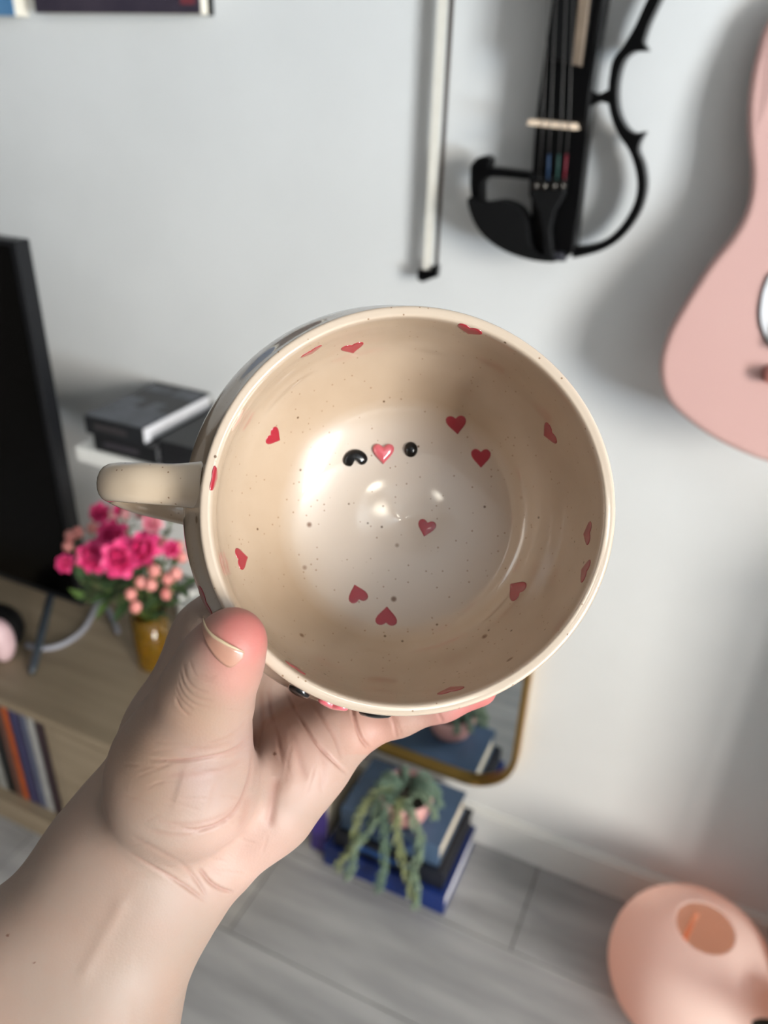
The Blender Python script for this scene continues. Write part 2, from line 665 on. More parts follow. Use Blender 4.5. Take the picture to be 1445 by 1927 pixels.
def poly_dist(pts, reach=60):
    """distance (in pixels of the front view) of each skin vertex near a fold line, and its place along it"""
    pts = np.asarray([tuple(p) for p in pts], float)
    lo, hi = pts.min(0) - reach, pts.max(0) + reach
    sel = np.nonzero((PX > lo[0]) & (PX < hi[0]) & (PY > lo[1]) & (PY < hi[1]))[0]
    qx, qy = PX[sel], PY[sel]
    best = np.full(len(sel), 1e9)
    tt = np.zeros(len(sel))
    L = len(pts) - 1
    for i in range(L):
        ax_, ay_ = pts[i]
        dx, dy = pts[i + 1] - pts[i]
        t = np.clip(((qx - ax_) * dx + (qy - ay_) * dy) / (dx * dx + dy * dy + 1e-9), 0, 1)
        d = np.hypot(qx - ax_ - t * dx, qy - ay_ - t * dy)
        w = d < best
        tt[w] = (i + t[w]) / L
        best[w] = d[w]
    return sel, best, tt


# skin folds: (polyline over the palm, width, depth in mm, depth window)
CREASES = [
    ([(472, 1378), (455, 1400), (425, 1417), (380, 1427), (330, 1431), (280, 1429)], 3.2, 0.9),
    ([(468, 1395), (440, 1418), (400, 1430)], 3.0, 0.35),
    ([(462, 1425), (425, 1446), (370, 1458), (300, 1458)], 6, 0.35),
    ([(440, 1395), (400, 1408), (340, 1412)], 6, 0.3),
    ([(470, 1330), (476, 1400), (470, 1460), (452, 1510), (424, 1543), (375, 1561), (300, 1556)], 4, 0.9),
    ([(452, 1500), (420, 1535), (360, 1552), (290, 1545)], 5, 0.35),
    ([(504, 1285), (512, 1340), (522, 1385), (532, 1440)], 4, 0.6),
    ([(537, 1290), (558, 1340), (590, 1392), (625, 1430), (656, 1458)], 3.2, 1.0),
    ([(583, 1312), (600, 1345), (628, 1385), (645, 1430)], 4, 0.5),
    ([(487, 1295), (494, 1350), (486, 1410), (478, 1480)], 4, 0.55),
    ([(520, 1460), (513, 1510), (505, 1560)], 9, 0.7),
    ([(470, 1490), (460, 1540), (450, 1580)], 9, 0.55),
    ([(548, 1370), (560, 1420), (575, 1470)], 7, 0.35),
    ([(600, 1400), (612, 1440), (600, 1490)], 8, 0.3),
    ([(372, 1630), (395, 1660), (418, 1674), (440, 1679)], 3.5, 0.9),
    ([(232, 1597), (290, 1632), (345, 1665), (392, 1700)], 4, 0.55),
    ([(245, 1572), (305, 1605), (365, 1640)], 5, 0.35),
    ([(330, 1615), (365, 1650), (390, 1690)], 4, 0.4),
    ([(662, 1310), (665, 1345), (680, 1390), (697, 1410)], 3.5, 1.2),
    ([(733, 1340), (742, 1365), (748, 1394)], 3.5, 0.45),
    ([(740, 1345), (750, 1368), (756, 1390)], 3, 0.25),
    ([(816, 1325), (826, 1345), (834, 1362)], 3.2, 0.35),
    ([(345, 1246), (350, 1275), (368, 1296), (396, 1306)], 3, 0.25),
    ([(338, 1258), (346, 1290), (368, 1312), (402, 1320)], 3, 0.25),
    ([(334, 1275), (343, 1305), (368, 1326), (400, 1332)], 3, 0.22),
    ([(330, 1292), (342, 1318), (364, 1338)], 3, 0.19),
    ([(356, 1240), (364, 1264), (382, 1280), (412, 1286)], 2.6, 0.19),
    ([(330, 1310), (340, 1332), (358, 1348)], 3, 0.3),
    ([(372, 1268), (388, 1275), (408, 1274)], 2.6, 0.25),
    ([(466, 1345), (450, 1372), (420, 1392), (380, 1402)], 4, 0.3),
    ([(400, 1555), (340, 1572), (270, 1560)], 5, 0.3),
]
for _ in range(46):                                   # fine skin lines on palm and thenar
    x_, y_ = random.uniform(250, 620), random.uniform(1330, 1660)
    a_ = random.uniform(1.1, 1.9) if x_ > 470 else random.uniform(-.4, .35)
    l_ = random.uniform(15, 38)
    CREASES.append(([(x_ - l_ * math.cos(a_), y_ - l_ * math.sin(a_)), (x_ + random.uniform(-3, 3), y_), (x_ + l_ * math.cos(a_), y_ + l_ * math.sin(a_))], 2.6, 0.14))
disp = np.zeros(len(PX))
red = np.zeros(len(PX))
for pts, w, dep in CREASES:
    sel, d, t = poly_dist(spline(pts, 4), 8 * w)
    fade = np.clip(np.minimum(t, 1 - t) * 5, 0, 1)
    g = np.exp(-(d / w) ** 2) * fade * facing[sel]
    disp[sel] -= g * dep * 0.001 - 0.25 * np.exp(-(d / (w * 2.8)) ** 2) * fade * facing[sel] * dep * 0.001
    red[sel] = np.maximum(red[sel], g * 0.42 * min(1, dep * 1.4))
# tendons / muscle cushions
for pts, w, dep in [([(500, 1300), (500, 1380), (495, 1470)], 13, 0.6), ([(545, 1330), (550, 1400), (545, 1500)], 16, 0.6),
                    ([(330, 1480), (400, 1500)], 40, 0.5), ([(240, 1680), (150, 1850)], 14, 0.35)]:
    sel, d, t = poly_dist(pts, 3 * w)
    disp[sel] += np.exp(-(d / w) ** 2) * facing[sel] * dep * 0.001 * np.clip(np.minimum(t, 1 - t) * 6 + 0.2, 0, 1)
HV = HV + HN * disp[:, None]
HN = vnormals(HV)
# skin tone
base = np.array(lin((147, 127, 114)))
tone = np.repeat(base[None], len(PX), 0)


def tint(c, w):
    global tone
    w = np.clip(w, 0, 1)[:, None]
    tone = tone * (1 - w) + np.array(lin(c))[None] * w


def blob(px, py, r, z=None, zr=0.02):
    g = np.exp(-((PX - px) ** 2 + (PY - py) ** 2) / (r * r))
    if z is not None:
        g = g * np.exp(-((HV[:, 2] - z) / zr) ** 2)
    return g


tint((184, 150, 137), 0.85 * np.maximum(np.maximum(blob(560, 1400, 120), blob(620, 1350, 90)), blob(470, 1600, 110)))
tint((152, 122, 100), 0.7 * np.maximum(blob(370, 1345, 80), blob(280, 1440, 90)))
tint((152, 128, 122), 0.6 * np.maximum(blob(380, 1460, 60), blob(470, 1400, 40)))
tint((178, 98, 92), 0.85 * np.clip(1.4 * blob(458, 1196, 66, .232, .018), 0, 1))
tint((176, 112, 100), 0.7 * blob(440, 1270, 45, .238, .018))
tint((184, 98, 96), 0.9 * np.clip((PX - 770) / 130, 0, 1) * (PY < 1420))
tint((176, 124, 108), 0.6 * np.exp(-((PX - 720) / 70) ** 2) * (PY < 1420) * (PX > 640))
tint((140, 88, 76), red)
for mx_, my_, r_ in ((517, 1419, 3.2), (14, 1760, 3.2), (64, 1812, 2.2)):
    tint((95, 62, 48), 1.3 * np.exp(-(((PX - mx_) / r_) ** 2 + ((PY - my_) / (r_ * .8)) ** 2) ** 2))
hand_me = bpy.data.meshes.new('person')
HW = cam_world(HV)
horg = HW.mean(0)
hand_me.from_pydata((HW - horg).tolist(), [], HF.tolist())
hand_me.update()
hand_me.polygons.foreach_set('use_smooth', [True] * len(hand_me.polygons))
ca = hand_me.color_attributes.new('skin_tone', 'FLOAT_COLOR', 'POINT')
ca.data.foreach_set('color', np.concatenate([tone, np.ones((len(tone), 1))], 1).astype(np.float32).ravel())
hand_me.materials.append(M_skin)
hand = bpy.data.objects.new('person', hand_me)
hand.location = horg
link(hand)
tag(hand, 'bare left forearm and hand holding up the beige mug by its side', 'person')
hand_tree = BVHTree.FromPolygons([tuple(p) for p in HW], [tuple(f) for f in HF.tolist()])

# thumb nail: free edge and cuticle edge laid over the thumb tip
M_nail = mat('fingernail', (164, 118, 100), 0.3, (174, 130, 110), 120, coat=0.4, sss=0.15)
M_nail_tip = mat('fingernail_edge', (186, 164, 134), 0.35)
free = spline([(383, 1160), (389, 1180), (402, 1196), (424, 1210), (444, 1220), (459, 1227)], 5)
cut = spline([(382, 1163), (384, 1190), (392, 1214), (410, 1240), (434, 1255), (457, 1236)], 5)


def skin_hit(p, lift):
    d = ray(*p)
    loc, nrm, i, dist = hand_tree.ray_cast(Vector(CAM), Vector(d).normalized())
    if loc is None:
        loc, nrm, i, dist = hand_tree.find_nearest(Vector(CAM + d * 0.235))
    if nrm.dot(Vector(d)) > 0:
        nrm = -nrm
    return np.array(loc) + np.array(nrm) * lift


nv, nf = [], []
NR = 7
for i, (a, b) in enumerate(zip(free, cut)):
    for j in range(NR):
        t = j / (NR - 1)
        edge = math.sin(math.pi * i / (len(free) - 1))
        lift = 0.00025 + 0.0006 * edge * (1 - t) ** 2
        nv.append(skin_hit(a * (1 - t) + b * t, lift))
for i in range(len(free) - 1):
    for j in range(NR - 1):
        nf.append((i * NR + j, i * NR + j + 1, (i + 1) * NR + j + 1, (i + 1) * NR + j))
nail = mesh_obj('thumbnail', nv, nf, M_nail, hand, True)
sm = nail.modifiers.new('thickness', 'SOLIDIFY')
sm.thickness = 0.0006
sm.offset = 0
tag(nail, 'short unpainted thumbnail')
edge_pts = [skin_hit(p, 0.0003 + 0.0006 * math.sin(math.pi * i / (len(free) - 1))) for i, p in enumerate(free)]
tag(MB().tube(edge_pts, [0.00012 + 0.00036 * math.sin(math.pi * (i + .5) / len(edge_pts)) for i in range(len(edge_pts))], 8)
    .build('nail_edge', M_nail_tip, nail, True))

# ================================================================== THE MUG
def glaze(name, c, c2, specks=True):
    m = mat(name, c, 0.30, c2, 26, detail=5, bump=0.06, bscale=60)
    nt = m.node_tree
    b = nt.nodes['Principled BSDF']
    b.inputs['Coat Weight'].default_value = 1.0
    b.inputs['Coat Roughness'].default_value = 0.035
    b.inputs['Coat IOR'].default_value = 1.65
    if specks:
        src = b.inputs['Base Color'].links[0].from_socket
        tc = nt.nodes.new('ShaderNodeTexCoord')
        sx = nt.nodes.new('ShaderNodeSeparateXYZ')
        nt.links.new(tc.outputs['Object'], sx.inputs[0])
        pm = nt.nodes.new('ShaderNodeMapRange')          # sky sheen on the mug floor, painted in as paler glaze
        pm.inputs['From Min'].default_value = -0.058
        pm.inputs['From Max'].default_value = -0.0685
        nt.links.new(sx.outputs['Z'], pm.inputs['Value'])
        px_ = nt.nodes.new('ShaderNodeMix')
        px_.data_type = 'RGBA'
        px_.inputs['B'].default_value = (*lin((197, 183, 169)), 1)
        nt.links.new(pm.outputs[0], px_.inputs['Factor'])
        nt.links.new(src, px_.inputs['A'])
        rm = nt.nodes.new('ShaderNodeMapRange')          # paler, thinly glazed lip
        rm.inputs['From Min'].default_value = -0.0035
        rm.inputs['From Max'].default_value = -0.0010
        nt.links.new(sx.outputs['Z'], rm.inputs['Value'])
        rx_ = nt.nodes.new('ShaderNodeMix')
        rx_.data_type = 'RGBA'
        rx_.inputs['B'].default_value = (*lin((190, 171, 151)), 1)
        nt.links.new(rm.outputs[0], rx_.inputs['Factor'])
        nt.links.new(px_.outputs['Result'], rx_.inputs['A'])
        prev = rx_.outputs['Result']
        for sc_, th, dens, col in ((150, 0.055, 0.72, (92, 66, 40)), (58, 0.055, 0.66, (104, 66, 28)), (420, 0.10, 0.66, (138, 108, 82))):
            v = nt.nodes.new('ShaderNodeTexVoronoi')
            v.inputs['Scale'].default_value = sc_
            nt.links.new(tc.outputs['Object'], v.inputs['Vector'])
            lt = nt.nodes.new('ShaderNodeMapRange')
            lt.inputs['From Min'].default_value = th
            lt.inputs['From Max'].default_value = th * 1.7
            lt.inputs['To Min'].default_value = 1
            lt.inputs['To Max'].default_value = 0
            nt.links.new(v.outputs['Distance'], lt.inputs['Value'])
            sp = nt.nodes.new('ShaderNodeSeparateColor')
            nt.links.new(v.outputs['Color'], sp.inputs[0])
            gt = nt.nodes.new('ShaderNodeMath')
            gt.operation = 'GREATER_THAN'
            gt.inputs[1].default_value = dens
            nt.links.new(sp.outputs[0], gt.inputs[0])
            mu = nt.nodes.new('ShaderNodeMath')
            mu.operation = 'MULTIPLY'
            nt.links.new(lt.outputs[0], mu.inputs[0])
            nt.links.new(gt.outputs[0], mu.inputs[1])
            mx = nt.nodes.new('ShaderNodeMix')
            mx.data_type = 'RGBA'
            mx.inputs['B'].default_value = (*lin(col), 1)
            nt.links.new(prev, mx.inputs['A'])
            nt.links.new(mu.outputs[0], mx.inputs['Factor'])
            prev = mx.outputs['Result']
        nt.links.new(prev, b.inputs['Base Color'])
    return m


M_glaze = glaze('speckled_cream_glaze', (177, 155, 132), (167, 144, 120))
M_glaze_lit = glaze('speckled_cream_glaze', (200, 180, 156), (190, 168, 143))  # same glaze as the body, lightened for the handle: brightness put into colour
M_red = glaze('red_underglaze', (156, 34, 48), (142, 26, 40), False)
M_red.node_tree.nodes['Principled BSDF'].inputs['Coat Weight'].default_value = 0.55
M_pinkr = glaze('pink_relief_glaze', (214, 104, 112), (200, 84, 96), False)
M_blackg = glaze('black_relief_glaze', (10, 10, 11), (14, 13, 13), False)
for _m in (M_blackg,):
    _m.node_tree.nodes['Principled BSDF'].inputs['Coat IOR'].default_value = 1.38
    _m.node_tree.nodes['Principled BSDF'].inputs['Specular IOR Level'].default_value = 0.1
M_faint = glaze('faded_pink_glaze', (206, 160, 142), (216, 176, 156), False)

rim_c = near(765, 953, .249)
axd = np.array([0.0003, 0.0055, 0.068])
axd /= np.linalg.norm(axd)
mug_org = CAM + rim_c[0] * RT - rim_c[1] * UP + rim_c[2] * FW
Zm = -(axd[0] * RT - axd[1] * UP + axd[2] * FW)
Xm = RT - Zm * RT.dot(Zm)
Xm /= np.linalg.norm(Xm)
Ym = np.cross(Zm, Xm)
MM = np.array([Xm, Ym, Zm]).T


def lean(d):
    """hand-thrown belly swells a little to one side"""
    s = math.exp(-((d - 0.034) / 0.024) ** 2) * (1 - math.exp(-(d / 0.012) ** 2))
    return np.array([-0.0062 * s, 0.0032 * s])


OUT = [(.0003, .0630), (.0002, .0645), (.0009, .0653), (.0025, .0656), (.007, .0660), (.014, .0679), (.022, .0704), (.031, .0722), (.040, .0716), (.048, .0692),
       (.056, .0648), (.063, .0588), (.069, .0515), (.073, .0450), (.0755, .0430), (.0785, .0425), (.0790, .0410), (.0775, .0370), (.0765, .0)]
INN = [(.0003, .0630), (.0005, .0622), (.0014, .0617), (.004, .0616), (.010, .0618), (.018, .0621), (.026, .0620), (.034, .0610), (.042, .0586),
       (.050, .0545), (.057, .0490), (.0625, .0422), (.066, .0342), (.0678, .026), (.0686, .015), (.0690, .0)]


def mug_shell(prof, f):
    P = [np.array(p) for p in spline(prof, 5)]
    n = 128
    V, F = [], []
    for d, r in P:
        c = lean(d) * f
        r = max(r, 1e-5)
        for k in range(n):
            a = 2 * math.pi * k / n
            w = 1 + 0.006 * math.sin(2 * a + 0.6) + 0.003 * math.sin(3 * a + 1.9)
            V.append((c[0] + r * w * math.cos(a), c[1] + r * w * math.sin(a), -d + 0.0006 * math.sin(2 * a + 1.0) * max(0, 1 - d / .02)))
    for i in range(len(P) - 1):
        for k in range(n):
            F.append((i * n + k, i * n + (k + 1) % n, (i + 1) * n + (k + 1) % n, (i + 1) * n + k))
    return V, F


mug = bpy.data.objects.new('mug', None)
mug.empty_display_size = 0.05
COL.objects.link(mug)
mug.matrix_world = Matrix(((Xm[0], Ym[0], Zm[0], mug_org[0]), (Xm[1], Ym[1], Zm[1], mug_org[1]),
                           (Xm[2], Ym[2], Zm[2], mug_org[2]), (0, 0, 0, 1)))
tag(mug, 'wide beige speckled ceramic mug painted with red hearts, held in the hand', 'mug')
Vo, Fo = mug_shell(OUT, 1.0)
Vi, Fi = mug_shell(INN, 0.35)
mbm = MB().add(Vo, Fo).add(Vi, [f[::-1] for f in Fi])
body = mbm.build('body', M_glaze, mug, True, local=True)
bm = bmesh.new()
bm.from_mesh(body.data)
bmesh.ops.remove_doubles(bm, verts=bm.verts, dist=0.00002)
bmesh.ops.recalc_face_normals(bm, faces=bm.faces[:])
bm.to_mesh(body.data)
bm.free()
mug_tree = BVHTree.FromPolygons([tuple(v.co) for v in body.data.vertices], [tuple(p.vertices) for p in body.data.polygons])

# handle: a flat strap bent into a loop
hp = spline([(-.0662, .0085, -.0150), (-.0765, .0088, -.0170), (-.0915, .0098, -.0195), (-.1020, .0108, -.0265), (-.1055, .0108, -.0375),
             (-.1005, .0085, -.0485), (-.0890, .0060, -.0560), (-.0760, .0035, -.0585), (-.0640, .0020, -.0575)], 7)
hV, hF = [], []
NS = 20
for i, p in enumerate(hp):
    t = hp[min(i + 1, len(hp) - 1)] - hp[max(i - 1, 0)]
    t /= np.linalg.norm(t)
    wd = np.array([0.0, 1.0, 0.0])
    wd -= t * wd.dot(t)
    wd /= np.linalg.norm(wd)
    th = np.cross(t, wd)
    q = abs(2 * i / (len(hp) - 1) - 1)
    hw, ht = 0.0072 - 0.0008 * (1 - q) ** 2 + 0.0012 * max(0, q - .7) / .3, 0.0046 + 0.0012 * max(0, q - .7) / .3
    for k in range(NS):
        a = 2 * math.pi * k / NS
        ca_, sa_ = math.cos(a), math.sin(a)
        hV.append(p + wd * hw * math.copysign(abs(ca_) ** .95, ca_) + th * ht * math.copysign(abs(sa_) ** .95, sa_))
for i in range(len(hp) - 1):
    for k in range(NS):
        hF.append((i * NS + k, i * NS + (k + 1) % NS, (i + 1) * NS + (k + 1) % NS, (i + 1) * NS + k))
hF.append(tuple(range(NS)))
hF.append(tuple((len(hp) - 1) * NS + k for k in range(NS))[::-1])
handle = mesh_obj('handle', hV, hF, M_glaze_lit, mug, True, local=True)


def to_mug(P):
    return MM.T @ (np.asarray(P) - mug_org)


def heart_outline(n=26):
    o = []
    for k in range(n):
        t = 2 * math.pi * k / n
        x = 16 * math.sin(t) ** 3
        y = 13 * math.cos(t) - 5 * math.cos(2 * t) - 2 * math.cos(3 * t) - math.cos(4 * t)
        o.append((x / 32, (y + 2.5) / 32))       # about 1 wide, tip towards -y
    for _ in range(3):                               # brushed by hand: rounded tip and notch
        o = [tuple(0.25 * a + 0.5 * b + 0.25 * c for a, b, c in zip(o[k - 1], o[k], o[(k + 1) % n])) for k in range(n)]
    return [(x * 1.07, y * 1.07) for x, y in o]


def bean_outline(n=40):
    o = []
    for k in range(n):
        t = 2 * math.pi * k / n
        x, y = 0.5 * math.cos(t), 0.35 * math.sin(t)
        if y < 0:
            y += 0.27 * math.exp(-(x / 0.13) ** 2)
        o.append((x, y - 0.30 * x * x - 0.02))
    return o


def disc_outline(n=22):
    return [(0.46 * math.cos(2 * math.pi * k / n), 0.52 * math.sin(2 * math.pi * k / n)) for k in range(n)]


def patch(name, outline, px, py, tip, size, h, m, dome=0.25, stretch=1.0):
    """glaze patch that follows the mug surface; tip = image direction in which the outline's -y points"""
    o = Vector(to_mug(CAM))
    d0 = Vector(MM.T @ ray(px, py)).normalized()
    d1 = Vector(MM.T @ ray(px + tip[0] * 4, py + tip[1] * 4)).normalized()
    c, nrm, i, _ = mug_tree.ray_cast(o, d0)
    c1 = mug_tree.ray_cast(o, d1)[0]
    if nrm.dot(d0) > 0:
        nrm = -nrm
    dn = (c1 - c)
    dn = (dn - nrm * dn.dot(nrm)).normalized()
    ex = dn.cross(nrm) * -1
    V, F = [], []
    rings = [(1.0, -0.0003), (1.0, h * 0.35), (0.93, h * 0.75), (0.8, h), (0.5, h * (1 + dome * .6)), (0.2, h * (1 + dome))]
    n = len(outline)
    for s, hh in rings:
        for x, y in outline:
            q = c + ex * (x * s * size * stretch) - dn * (y * s * size)
            loc, nn, _, _ = mug_tree.find_nearest(q)
            if nn.dot(nrm) < 0:
                nn = -nn
            V.append(loc + nn * hh)
    for r in range(len(rings) - 1):
        for k in range(n):
            F.append((r * n + k, r * n + (k + 1) % n, (r + 1) * n + (k + 1) % n, (r + 1) * n + k))
    F.append(tuple((len(rings) - 1) * n + k for k in range(n)))
    return mesh_obj(name, [tuple(v) for v in V], F, m, mug, True, local=True)


HO, BO, DO = heart_outline(), bean_outline(), disc_outline()
for px, py, tip, sz in [(859, 799, (.12, 1), .0088), (905, 862, (0, 1), .0086), (802, 994, (-.25, 1), .0077), (1033, 816, (-.9, .35), .0090),
                        (1105, 1004, (-1, .2), .0085), (1100, 1074, (-.9, -.4), .0085), (971, 1109, (-.75, -.7), .0092),
                        (672, 1117, (-.3, -1), .0083), (727, 1160, (.05, -1), .0090), (516, 822, (.85, .5), .0078),
                        (586, 662, (.4, .9), .0088), (663, 655, (.15, 1), .0090), (883, 622, (-.35, .9), .0090), (455, 1051, (1, -.2), .0088),
                        (404, 900, (1, .1), .0085), (556, 1256, (.5, -.8), .0085), (848, 1298, (-.1, -1), .0098)]:
    patch('painted_heart', HO, px, py, tip, sz, 0.00022, M_red)
patch('faded_heart', HO, 448, 792, (.9, .4), .0085, 0.00012, M_faint)
patch('relief_eye', BO, 668, 861, (.12, 1), .0100, 0.0016, M_blackg, .45)
patch('relief_heart', HO, 721, 854, (0, 1), .0094, 0.0017, M_pinkr, .35)
patch('relief_eye', DO, 773, 846, (0, 1), .0060, 0.0016, M_blackg, .45)


def outer_patch(name, outline, az, d, size, h, m, rot=0.0, dome=.3):
    """the same on the outside, at angle az round the mug and d metres under the rim"""
    a = math.radians(az)
    q0 = Vector((0.09 * math.cos(a), 0.09 * math.sin(a), -d))
    c, nrm, i, _ = mug_tree.ray_cast(q0, Vector((-math.cos(a), -math.sin(a), 0)))
    if nrm.dot(q0) < 0:
        nrm = -nrm
    dn = Vector((0, 0, -1))
    dn = (dn - nrm * dn.dot(nrm)).normalized()
    ex = dn.cross(nrm)
    dn, ex = dn * math.cos(rot) + ex * math.sin(rot), ex * math.cos(rot) - dn * math.sin(rot)
    V, F = [], []
    rings = [(1.0, -0.0003), (1.0, h * 0.35), (0.93, h * 0.75), (0.8, h), (0.5, h * (1 + dome * .6)), (0.2, h * (1 + dome))]
    n = len(outline)
    for s, hh in rings:
        for x, y in outline:
            loc, nn, _, _ = mug_tree.find_nearest(c + ex * (x * s * size) - dn * (y * s * size))
            if nn.dot(nrm) < 0:
                nn = -nn
            V.append(loc + nn * hh)
    for r in range(len(rings) - 1):
        for k in range(n):
            F.append((r * n + k, r * n + (k + 1) % n, (r + 1) * n + (k + 1) % n, (r + 1) * n + k))
    F.append(tuple((len(rings) - 1) * n + k for k in range(n)))
    return mesh_obj(name, [tuple(v) for v in V], F, m, mug, True, local=True)


outer_patch('painted_heart', HO, 203.5, .026, .0125, 0.0003, M_red, 0.3)
outer_patch('relief_eye', DO, 239.5, .0165, .0085, 0.0013, M_blackg)
outer_patch('relief_heart', HO, 249.5, .0165, .0110, 0.0012, M_pinkr)
outer_patch('relief_eye', BO, 261.5, .0165, .0110, 0.0014, M_blackg)

# ================================================================== GUITAR ON THE WALL
M_pink = mat('pink_lacquer', (212, 170, 163), 0.4, (215, 174, 167), 3, coat=0.25)
M_pg = mat('white_plastic', (240, 240, 244), 0.3)
M_edge = mat('dark_plastic_edge', (60, 48, 44), 0.5)
M_black = mat('black_lacquer', (4, 4, 5), 0.3, spec=0.25)
M_blackm = mat('black_matte', (7, 7, 8), 0.6, spec=0.2)
M_neck = mat('maple_neck', (196, 150, 100), 0.4, (180, 132, 84), 12, (1, 1, 12))
M_steel = mat('steel', (190, 190, 190), 0.25, metal=1.0)
GO = 0.085


def hang(z):
    """distance of the guitar front from the wall: it tips forward towards its lower end"""
    return max(0.037, 0.125 - 0.19 * (z - 0.95))


def G2(pts):
    out = []
    for x, y in pts:
        o = GO
        for _ in range(6):
            p = on_wall(x, y, o)
            o = hang(p[2])
        out.append((p[0], p[2]))
    return out


left = G2([(1445, 872), (1375, 845), (1305, 803), (1255, 755), (1239, 700), (1250, 640), (1282, 578), (1332, 500), (1376, 445),
           (1403, 392), (1411, 330), (1405, 255), (1406, 180), (1420, 105), (1446, 35)])
gx = left[0][0] + 0.012
left[0] = (gx, left[0][1] - 0.001)
top = left[-1][1]
left += [(left[-1][0] + 0.030, top + 0.030), (gx - 0.040, top + 0.034), (gx - 0.022, top + 0.012)]
right = [(2 * gx - x, z) for x, z in left[1:]][::-1]
gout = spline([np.array(p) for p in left + right], 4, True)
guitar = empty('electric_guitar', (gx, WALL - GO, left[0][1]), 'pale pink solid-body electric guitar hung on the wall beside the black violin', 'guitar')
round_slab('body', gout, WALL - GO, WALL - GO + 0.036, M_pink, guitar, 0.009)
pgl = G2([(1470, 495), (1445, 518), (1432, 555), (1427, 590), (1432, 622), (1446, 648), (1480, 668)])
pgo = pgl + [(gx + 0.05, pgl[-1][1] + 0.01), (gx + 0.075, pgl[3][1] + 0.08), (gx + 0.05, pgl[0][1] + 0.16), (gx - 0.03, pgl[0][1] + 0.15), (gx - 0.05, pgl[0][1] + 0.06)]
pgs = spline([np.array(p) for p in pgo], 4, True)
pgc = np.mean(pgs, 0)
slab('pickguard_edge', pgs, WALL - GO - 0.0022, WALL - GO + 0.002, M_edge, guitar)
slab('pickguard', [pgc + (p - pgc) * 0.965 for p in pgs], WALL - GO - 0.0036, WALL - GO, M_pg, guitar, 0.001, 2)
for i in range(3):
    zz = pgc[1] - 0.03 + i * 0.055
    bevel_box('pickup', (gx - 0.036, WALL - GO - 0.009, zz - 0.009), (gx + 0.036, WALL - GO, zz + 0.009), M_pg, guitar, 0.003)
kp = np.array([G2([(1449, 702)])[0][0], 0, G2([(1449, 702)])[0][1]])
MB().tube([(kp[0], WALL - GO + 0.001, kp[2]), (kp[0], WALL - GO - 0.014, kp[2])], [0.010, 0.008], 16).build('knob', mat('rose_knob', (176, 112, 104), 0.4), guitar, True)
bevel_box('bridge', (gx - 0.04, WALL - GO - 0.012, pgc[1] - 0.085), (gx + 0.04, WALL - GO, pgc[1] - 0.055), M_steel, guitar, 0.002)
slab('neck', [(gx - 0.028, top - 0.04), (gx + 0.028, top - 0.04), (gx + 0.022, top + 0.50), (gx - 0.022, top + 0.50)], WALL - GO - 0.010, WALL - GO + 0.016, M_neck, guitar, 0.003)
slab('headstock', [(gx - 0.022, top + 0.50), (gx + 0.022, top + 0.50), (gx + 0.045, top + 0.54), (gx + 0.03, top + 0.68), (gx - 0.03, top + 0.69), (gx - 0.04, top + 0.55)], WALL - GO, WALL - GO + 0.014, M_neck, guitar, 0.003)
for i in range(6):
    xx = (i - 2.5) * 0.0098
    MB().tube([(gx + xx, WALL - GO - 0.013, pgc[1] - 0.07), (gx + xx * .72, WALL - GO - 0.013, top + 0.50)], 0.0005, 6).build('string', M_steel, guitar, True)
for o in guitar.children:
    for v in o.data.vertices:
        v.co.y += GO - hang(v.co.z + guitar.location.z)
hk = MB().box((gx - 0.03, WALL - 0.012, top + 0.44), (gx + 0.03, WALL, top + 0.56)).tube([(gx - 0.03, WALL, top + 0.50), (gx - 0.03, WALL - 0.13, top + 0.50)], 0.006, 8).tube([(gx + 0.03, WALL, top + 0.50), (gx + 0.03, WALL - 0.13, top + 0.50)], 0.006, 8)
tag(hk.build('wall_hook', M_blackm), 'black forked wall hook carrying the pink guitar neck', 'hook')

# ================================================================== ELECTRIC VIOLIN
VO = 0.048
vb = on_wall(1050, 488, VO)
violin = empty('electric_violin', (vb[0], WALL - VO, vb[2]), 'black skeleton-frame electric violin hanging on the wall between bow and pink guitar', 'violin')
yv = WALL - VO
slab('spine', W2([(1058, -140), (1150, -150), (1138, 0), (1122, 100), (1112, 172), (1104, 250), (1090, 380), (1079, 474), (1060, 490), (1030, 489), (1012, 480), (999, 430), (999, 340), (1006, 235), (1026, 90), (1040, 0)], VO),
     yv, yv + 0.030, M_black, violin, 0.003, 2)
outer = [(1300, -150), (1268, -60), (1243, -5), (1222, 40), (1213, 65), (1210, 80), (1218, 94), (1205, 96), (1190, 98), (1172, 115), (1162, 150), (1160, 185), (1165, 215), (1178, 240),
         (1195, 251), (1213, 248), (1203, 268), (1200, 285), (1210, 310), (1215, 345), (1210, 380), (1195, 415), (1165, 452), (1125, 475), (1075, 487)]
inner = [(1275, -150), (1244, -60), (1218, -5), (1195, 45), (1172, 85), (1152, 112), (1145, 150), (1143, 190), (1150, 225), (1163, 255), (1180, 280), (1192, 310),
         (1198, 345), (1193, 380), (1175, 415), (1150, 443), (1120, 460), (1075, 468)]
slab('side_frame', W2([tuple(p) for p in spline(outer, 3)] + [tuple(p) for p in spline(inner, 3)][::-1], VO), yv + 0.002, yv + 0.026, M_black, violin, 0.003, 2)
slab('frame_bridge', W2([(1104, 166), (1125, 178), (1150, 165), (1150, 197), (1128, 191), (1102, 204)], VO), yv + 0.003, yv + 0.024, M_black, violin)
slab('frame_top', W2([(1140, -140), (1290, -150), (1280, -120), (1140, -105)], VO), yv + 0.003, yv + 0.024, M_black, violin)
slab('chin_rest_arm', W2([(888, 380), (885, 345), (886, 312), (898, 297), (914, 292), (925, 299), (922, 314), (950, 317), (1005, 325), (1005, 339), (950, 334), (918, 333), (908, 345), (907, 380)], VO),
     yv - 0.004, yv + 0.018, M_black, violin, 0.002, 2)
